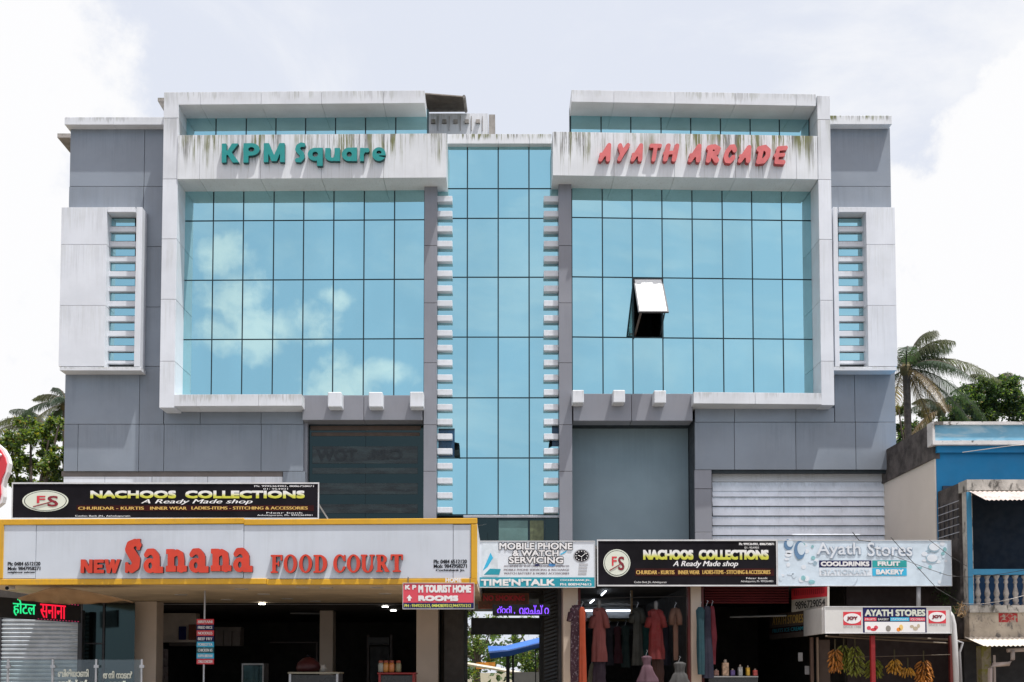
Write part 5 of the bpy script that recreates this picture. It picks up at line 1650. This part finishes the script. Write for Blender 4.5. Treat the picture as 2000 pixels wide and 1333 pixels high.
# window grille in the gap between beige wall and balcony
wg = thing('window_grille', 'rusty bars over the narrow dark opening beside the blue balcony', 'grille', P(1860, 1050, 27.6))
for k in range(5):
    y_ = 27.2 + k * .28
    xg = xc - .03
    MB().box(xg - .012, xg + .012, y_, y_ + .02, P(1860, 1052, y_).z, P(1860, 985, y_).z).build('bar', M_STEELD, wg)
for k in range(5):
    z_ = P(1860, 985 + k * 15, 27.6).z
    MB().box(xg - .02, xg - .008, 27.1, 28.4, z_, z_ + .02).build('cross_bar', M_STEEL, wg)
fb('wall_strip', (1842, 985, 1851, 1245), YB - .05, .04, M_OLD, nb)
fb('dark_gap_wall', (1850, 950, 1893, 1420), YB - .03, .02, mat('very_dark_wall', (.02, .02, .022), .8), nb)

# ================================================================== wires
def wire(label, pts, r=.008, sag=0.0, m=None):
    q = [P(*p) for p in pts]
    out = []
    for i in range(len(q) - 1):
        for k in range(8):
            s = k / 8
            p = q[i].lerp(q[i + 1], s)
            p.z -= sag * 4 * s * (1 - s)
            out.append(p)
    out.append(q[-1])
    o = MB().tube(out, r, 5, caps=True).build('cable', m or mat('black_cable', (.03, .03, .03), .6))
    return tag(o, label, 'cable', 'cables in front of the shops')


wire('black cable crossing the pale store board diagonally to the balcony corner', [(1740, 1050, 26.2), (1775, 1090, 26.2), (1830, 1150, 26.2), (1878, 1178, 26.3)], .009)
wire('thin cable running from the pale board to the right picture edge', [(1700, 1068, 26.3), (1850, 1124, 26.2), (1905, 1127, 26.2), (2010, 1112, 26)], .007, .02)
wire('low pale cable from the cable knot past the balusters', [(1878, 1178, 26.3), (1930, 1178, 26.2), (2010, 1160, 26)], .008, .03, mat('pale_cable', (.4, .38, .35), .6))
wire('cable falling from above the store board to the balcony side', [(1815, 1055, 26.3), (1858, 1088, 26.3), (1888, 1106, 26.5)], .007)
wire('short pale cable under the blue parapet', [(1880, 884, 27.5), (1975, 871, 26.5), (2010, 868, 26.4)], .010, .0, mat('pale_cable', (.4, .38, .35), .6))
wire('dark cable looping from the black board to the pale board', [(1665, 1040, 26.6), (1678, 1056, 26.6), (1700, 1058, 26.8)], .012)
wire('cable hanging across the glass of the left centre corner', [(932, 1027, 24.6), (942, 1026, 26), (950, 1024, 31)], .006)
t = MB()
r_ = random.Random(5)
pts = [P(1876 + r_.uniform(-7, 10), 1183 + r_.uniform(-6, 22), 26.2 + r_.uniform(-.1, .1)) for _ in range(26)]
for i in range(25):
    t.tube([pts[i], pts[i].lerp(pts[i + 1], .5) + Vector((r_.uniform(-.1, .1), 0, r_.uniform(-.1, .1))), pts[i + 1]], .008, 4)
o = t.build('cable_knot', mat('straw_cable', (.30, .20, .10), .8))
tag(o, 'brown tangle of cable ends hanging at the balcony corner', 'cable knot')

# ================================================================== plants
def leafmass(name, centers, n, leaf, cols, parent, rnd, squash=.5, aspect=2.2):
    """leaves as folded quads scattered in clumps round the centres"""
    vs = np.zeros((n * 4, 3))
    fs_ = []
    mi = []
    C = np.array([c[:3] for c in centers])
    Rr = np.array([c[3] for c in centers])
    wgt = Rr ** 2
    wgt = wgt / wgt.sum()
    for i in range(n):
        k = rnd.choices(range(len(centers)), weights=wgt)[0]
        d_ = Vector((rnd.gauss(0, 1), rnd.gauss(0, 1), rnd.gauss(0, 1))).normalized()
        rad = Rr[k] * abs(rnd.gauss(.0, .62))
        p = Vector(C[k]) + d_ * rad
        ax = Vector((rnd.gauss(0, 1), rnd.gauss(0, 1), rnd.gauss(-.3, .7))).normalized()
        sd_ = ax.cross(Vector((rnd.gauss(0, 1), rnd.gauss(0, 1), rnd.gauss(0, 1)))).normalized()
        L_ = leaf * rnd.uniform(.6, 1.3)
        w = L_ / aspect
        q = [p - ax * L_ * .5, p + sd_ * w * .5, p + ax * L_ * .5, p - sd_ * w * .5]
        for j in range(4):
            vs[i * 4 + j] = q[j]
        fs_.append((i * 4, i * 4 + 1, i * 4 + 2, i * 4 + 3))
        mi.append(rnd.choices(range(len(cols)), weights=[c[1] for c in cols])[0])
    mb = MB()
    mb.v = [tuple(v) for v in vs]
    mb.f = fs_
    mb.mi = mi
    return mb.build(name, [c[0] for c in cols], parent)


def leafm(name, col):
    if name in MATS:
        return MATS[name]
    m = mat(name, col, .5, var=.3, vscale=1.5)
    b = m.node_tree.nodes['Principled BSDF']
    g = NG(m.node_tree)
    tr = g.n('ShaderNodeBsdfTranslucent')
    tr.inputs[0].default_value = (min(1, col[0] * 2.2), min(1, col[1] * 2.4), col[2] * 1.2, 1)
    mx = g.n('ShaderNodeMixShader')
    mx.inputs[0].default_value = .35
    m.node_tree.links.new(b.outputs[0], mx.inputs[1])
    m.node_tree.links.new(tr.outputs[0], mx.inputs[2])
    m.node_tree.links.new(mx.outputs[0], m.node_tree.nodes['Material Output'].inputs[0])
    return m


LF = [leafm('leaf_dark', (.028, .055, .022)), leafm('leaf_mid', (.06, .105, .03)), leafm('leaf_light', (.15, .21, .035)), leafm('leaf_yellow', (.24, .20, .03)), leafm('leaf_brown', (.14, .10, .05))]
M_BARK = mat('bark', (.10, .08, .065), .9, var=.3, vscale=6, bump=.5)


def tree(label, base_uv, Y, blobs, n, leaf, weights, seed, group='trees behind the building', name='broadleaf_tree', aspect=2.2):
    rnd = random.Random(seed)
    b = P(*base_uv, Y)
    t = thing(name, label, 'tree', (b.x, Y, 0), group)
    cs = []
    for (u, v, r) in blobs:
        p = P(u, v, Y + rnd.uniform(-.8, .8))
        R0 = r / FPX * Y
        for _ in range(11):
            d_ = Vector((rnd.gauss(0, 1), rnd.gauss(0, 1), rnd.gauss(0, 1))).normalized() * R0 * rnd.uniform(.3, 1.05)
            cs.append((p.x + d_.x, p.y + d_.y, p.z + d_.z, R0 * rnd.uniform(.22, .42)))
    leafmass('crown', cs, n, leaf, [(LF[i], w) for i, w in enumerate(weights) if w], t, rnd, aspect=aspect)
    top = P(sum(q[0] for q in blobs) / len(blobs), sum(q[1] for q in blobs) / len(blobs), Y)
    mb = MB()
    fork = Vector((b.x, Y, top.z * .6))
    mb.tube([(b.x, Y, 0), (b.x + .1, Y, top.z * .3), fork], [.28, .22, .17], 8)
    for (u, v, r) in blobs[:8]:
        p = P(u, v, Y)
        mb.tube([fork, fork.lerp(p, .5) + Vector((rnd.uniform(-.2, .2), 0, .2)), p], [.11, .07, .03], 6)
    mb.build('trunk', M_BARK, t)
    return t


def palm(label, u, v, Y, fronds, seed, lean=0.3, scale=1.0, dry=0):
    rnd = random.Random(seed)
    c = P(u, v, Y)
    t = thing('coconut_palm', label, 'palm tree', (c.x + lean, Y, 0), 'coconut palms behind the buildings')
    pts = [(c.x + lean * (1 - s) ** 1.5, Y, c.z * s) for s in (0, .2, .4, .6, .8, 1)]
    MB().tube(pts, [.24, .19, .17, .16, .15, .17], 9).build('trunk', M_BARK, t)
    MB().lathe((c.x, Y, c.z - .35), [(.14, 0), (.28, .2), (.26, .45), (.10, .7)], 9).build('crown_shaft', mat('frond_base', (.10, .08, .03), .8), t)
    for k, (az, el, L_) in enumerate(fronds):
        az, el = R(az), R(el)
        L_ *= scale
        mb = MB()
        rib, n_ = [], 12
        for i in range(n_ + 1):
            s = i / n_
            rr = L_ * (s * math.cos(el) * (1 - .12 * s) + .18 * s * s)
            z = L_ * (math.sin(el) * s - (.46 + .30 * math.cos(el)) * s * s)
            rib.append(Vector((c.x + math.cos(az) * rr, Y + math.sin(az) * rr, c.z + z)))
        mb.tube(rib, [.035 * (1 - .8 * i / n_) for i in range(n_ + 1)], 4)
        m_i = 0
        nl = 84
        for i in range(nl):
            s = .10 + .9 * i / nl
            x = s * n_
            a = rib[int(min(x, n_ - 1))].lerp(rib[min(int(x) + 1, n_)], x - int(x))
            tang = (rib[min(int(x) + 1, n_)] - rib[int(min(x, n_ - 1))]).normalized()
            side = tang.cross(Vector((0, 0, 1))).normalized()
            ll = L_ * .30 * math.sin(math.pi * (.12 + .80 * s)) * rnd.uniform(.8, 1.1)
            for sg in (-1, 1):
                droop = rnd.uniform(1.0, 2.6)
                dir_ = (side * sg * .75 + tang * .5 - Vector((0, 0, droop))).normalized()
                d1 = (side * sg * .8 + tang * .55 - Vector((0, 0, rnd.uniform(.1, .6)))).normalized()
                mid = a + d1 * ll * .45
                tip = mid + dir_ * ll * .6
                wv = tang * .017
                mb.quadlist([a - wv, a + wv, mid + wv, mid - wv, tip], [(0, 1, 2, 3), (3, 2, 4)], 1)
        dr = (k in range(len(fronds) - dry, len(fronds)))
        mb.build('frond', [M_BARK, LF[4] if dr else (PALMY if k % 3 == 0 else PALMG)], t)
    return t


PALMG = leafm('palm_green', (.032, .055, .034))
PALMY = leafm('palm_olive', (.065, .075, .035))
fr = [(0, 78, 2.9), (10, 62, 2.8), (25, 48, 3.0), (-20, 30, 3.1), (10, 8, 3.0), (-8, -18, 2.6), (60, 60, 2.6), (120, 62, 2.6), (165, 40, 2.8), (200, 15, 2.6), (250, 45, 2.5), (300, 20, 2.6), (330, 62, 2.6), (180, -20, 2.4), (350, -40, 2.2), (280, -10, 2.2), (80, 20, 2.5), (20, -50, 2.0)]
palm('tall coconut palm whose fronds rise over the right wing edge', 1770, 722, 46, fr, 11, lean=.4, dry=3, scale=1.32)
palm('coconut palm behind the round leafy tree, only its head visible', 1935, 762, 62, [(0, 70, 3), (30, 40, 3.2), (150, 45, 3.2), (180, 70, 2.8), (90, 75, 2.6), (-15, 15, 3), (200, 15, 3), (270, 50, 2.6), (330, 55, 3)], 12, scale=.9)
palm('drooping dry palm between the tall palm and the leafy tree', 1838, 800, 50, [(0, 30, 2.2), (180, 35, 2.2), (40, 65, 2.2), (140, 60, 2.2), (270, 20, 2), (200, -10, 2.2), (-30, 0, 2.2), (90, 50, 2.4)], 13, lean=-.4, dry=4)
palm('pale palm whose fronds rise over the left leafy tree', 88, 838, 50, [(180, 45, 3.2), (150, 62, 3.0), (20, 40, 2.6), (200, 25, 3.0), (220, 60, 2.6), (330, 60, 2.5), (90, 60, 2.5), (-20, 10, 2.4), (170, 5, 2.6)], 14, dry=0)
palm('palm with hanging fronds hidden half behind the left wing', 130, 790, 46, [(180, 50, 2.4), (200, 20, 2.4), (160, 75, 2.2), (220, -10, 2.2), (170, -25, 2.2), (0, 40, 2.2), (90, 50, 2.2), (270, 30, 2.2)], 15, scale=.85)
tree('leafy yellow green tree left of the grey wing', (60, 1300), 40, [(20, 860, 34), (60, 845, 30), (95, 860, 30), (115, 830, 22), (15, 910, 30), (60, 905, 34), (100, 910, 30), (120, 885, 22), (-25, 890, 34), (45, 950, 30), (95, 950, 30)], 24000, .16, (2, 4, 5, .9, .2), 21)
tree('dense dark round tree over the blue parapet', (1925, 1300), 48, [(1880, 800, 30), (1910, 770, 30), (1945, 765, 32), (1980, 780, 34), (1900, 815, 30), (1940, 810, 34), (1990, 820, 34), (2030, 800, 40), (1860, 830, 24), (1965, 748, 18), (1925, 800, 30), (1895, 785, 26), (1960, 795, 34), (1870, 810, 22), (1925, 750, 16)], 42000, .17, (5, 4, 1.2, .1, .1), 22)
tree('low dark shrubby tree beside the palm trunk', (1790, 1300), 52, [(1765, 840, 22), (1790, 835, 20), (1815, 815, 22), (1755, 800, 16), (1770, 870, 26), (1805, 850, 24)], 9000, .17, (5, 3, .6, 0, .3), 23)
tree('pale grey green tree seen through the left of the passage', (930, 1330), 75, [(905, 1200, 40), (930, 1250, 40), (900, 1280, 34), (960, 1225, 34), (960, 1280, 20), (925, 1310, 25)], 9000, .22, (2, 4, 4, .3, .3), 24)
tree('bright green tree seen through the right of the passage', (1050, 1330), 80, [(1040, 1290, 34), (1070, 1265, 36), (1020, 1300, 26), (1000, 1265, 22), (1060, 1230, 30), (1010, 1225, 26), (1050, 1320, 30)], 10000, .22, (3, 4, 3, .2, 0), 25)
# creeper at the cable knot
rnd = random.Random(31)
p = P(1862, 1198, 26.4)
q = P(1845, 1165, 27.6)
o = leafmass('creeper', [(p.x, p.y, p.z, .14), (q.x, q.y, q.z, .3), (p.x + .1, p.y, p.z + .15, .1)], 420, .07, [(LF[0], 3), (LF[1], 3)], None, rnd)
tag(o, 'small green creeper growing beside the light box corner', 'plant')
# far treeline around the place
rnd = random.Random(33)
cs = []
for k in range(70):
    a = -60 + 120 * k / 69
    cs.append((a, 105 + rnd.uniform(-6, 6), rnd.uniform(1, 3.5), rnd.uniform(1.8, 3)))
o = leafmass('treeline', cs, 14000, .8, [(LF[0], 3), (LF[1], 3)], None, rnd)
o['kind'] = 'stuff'
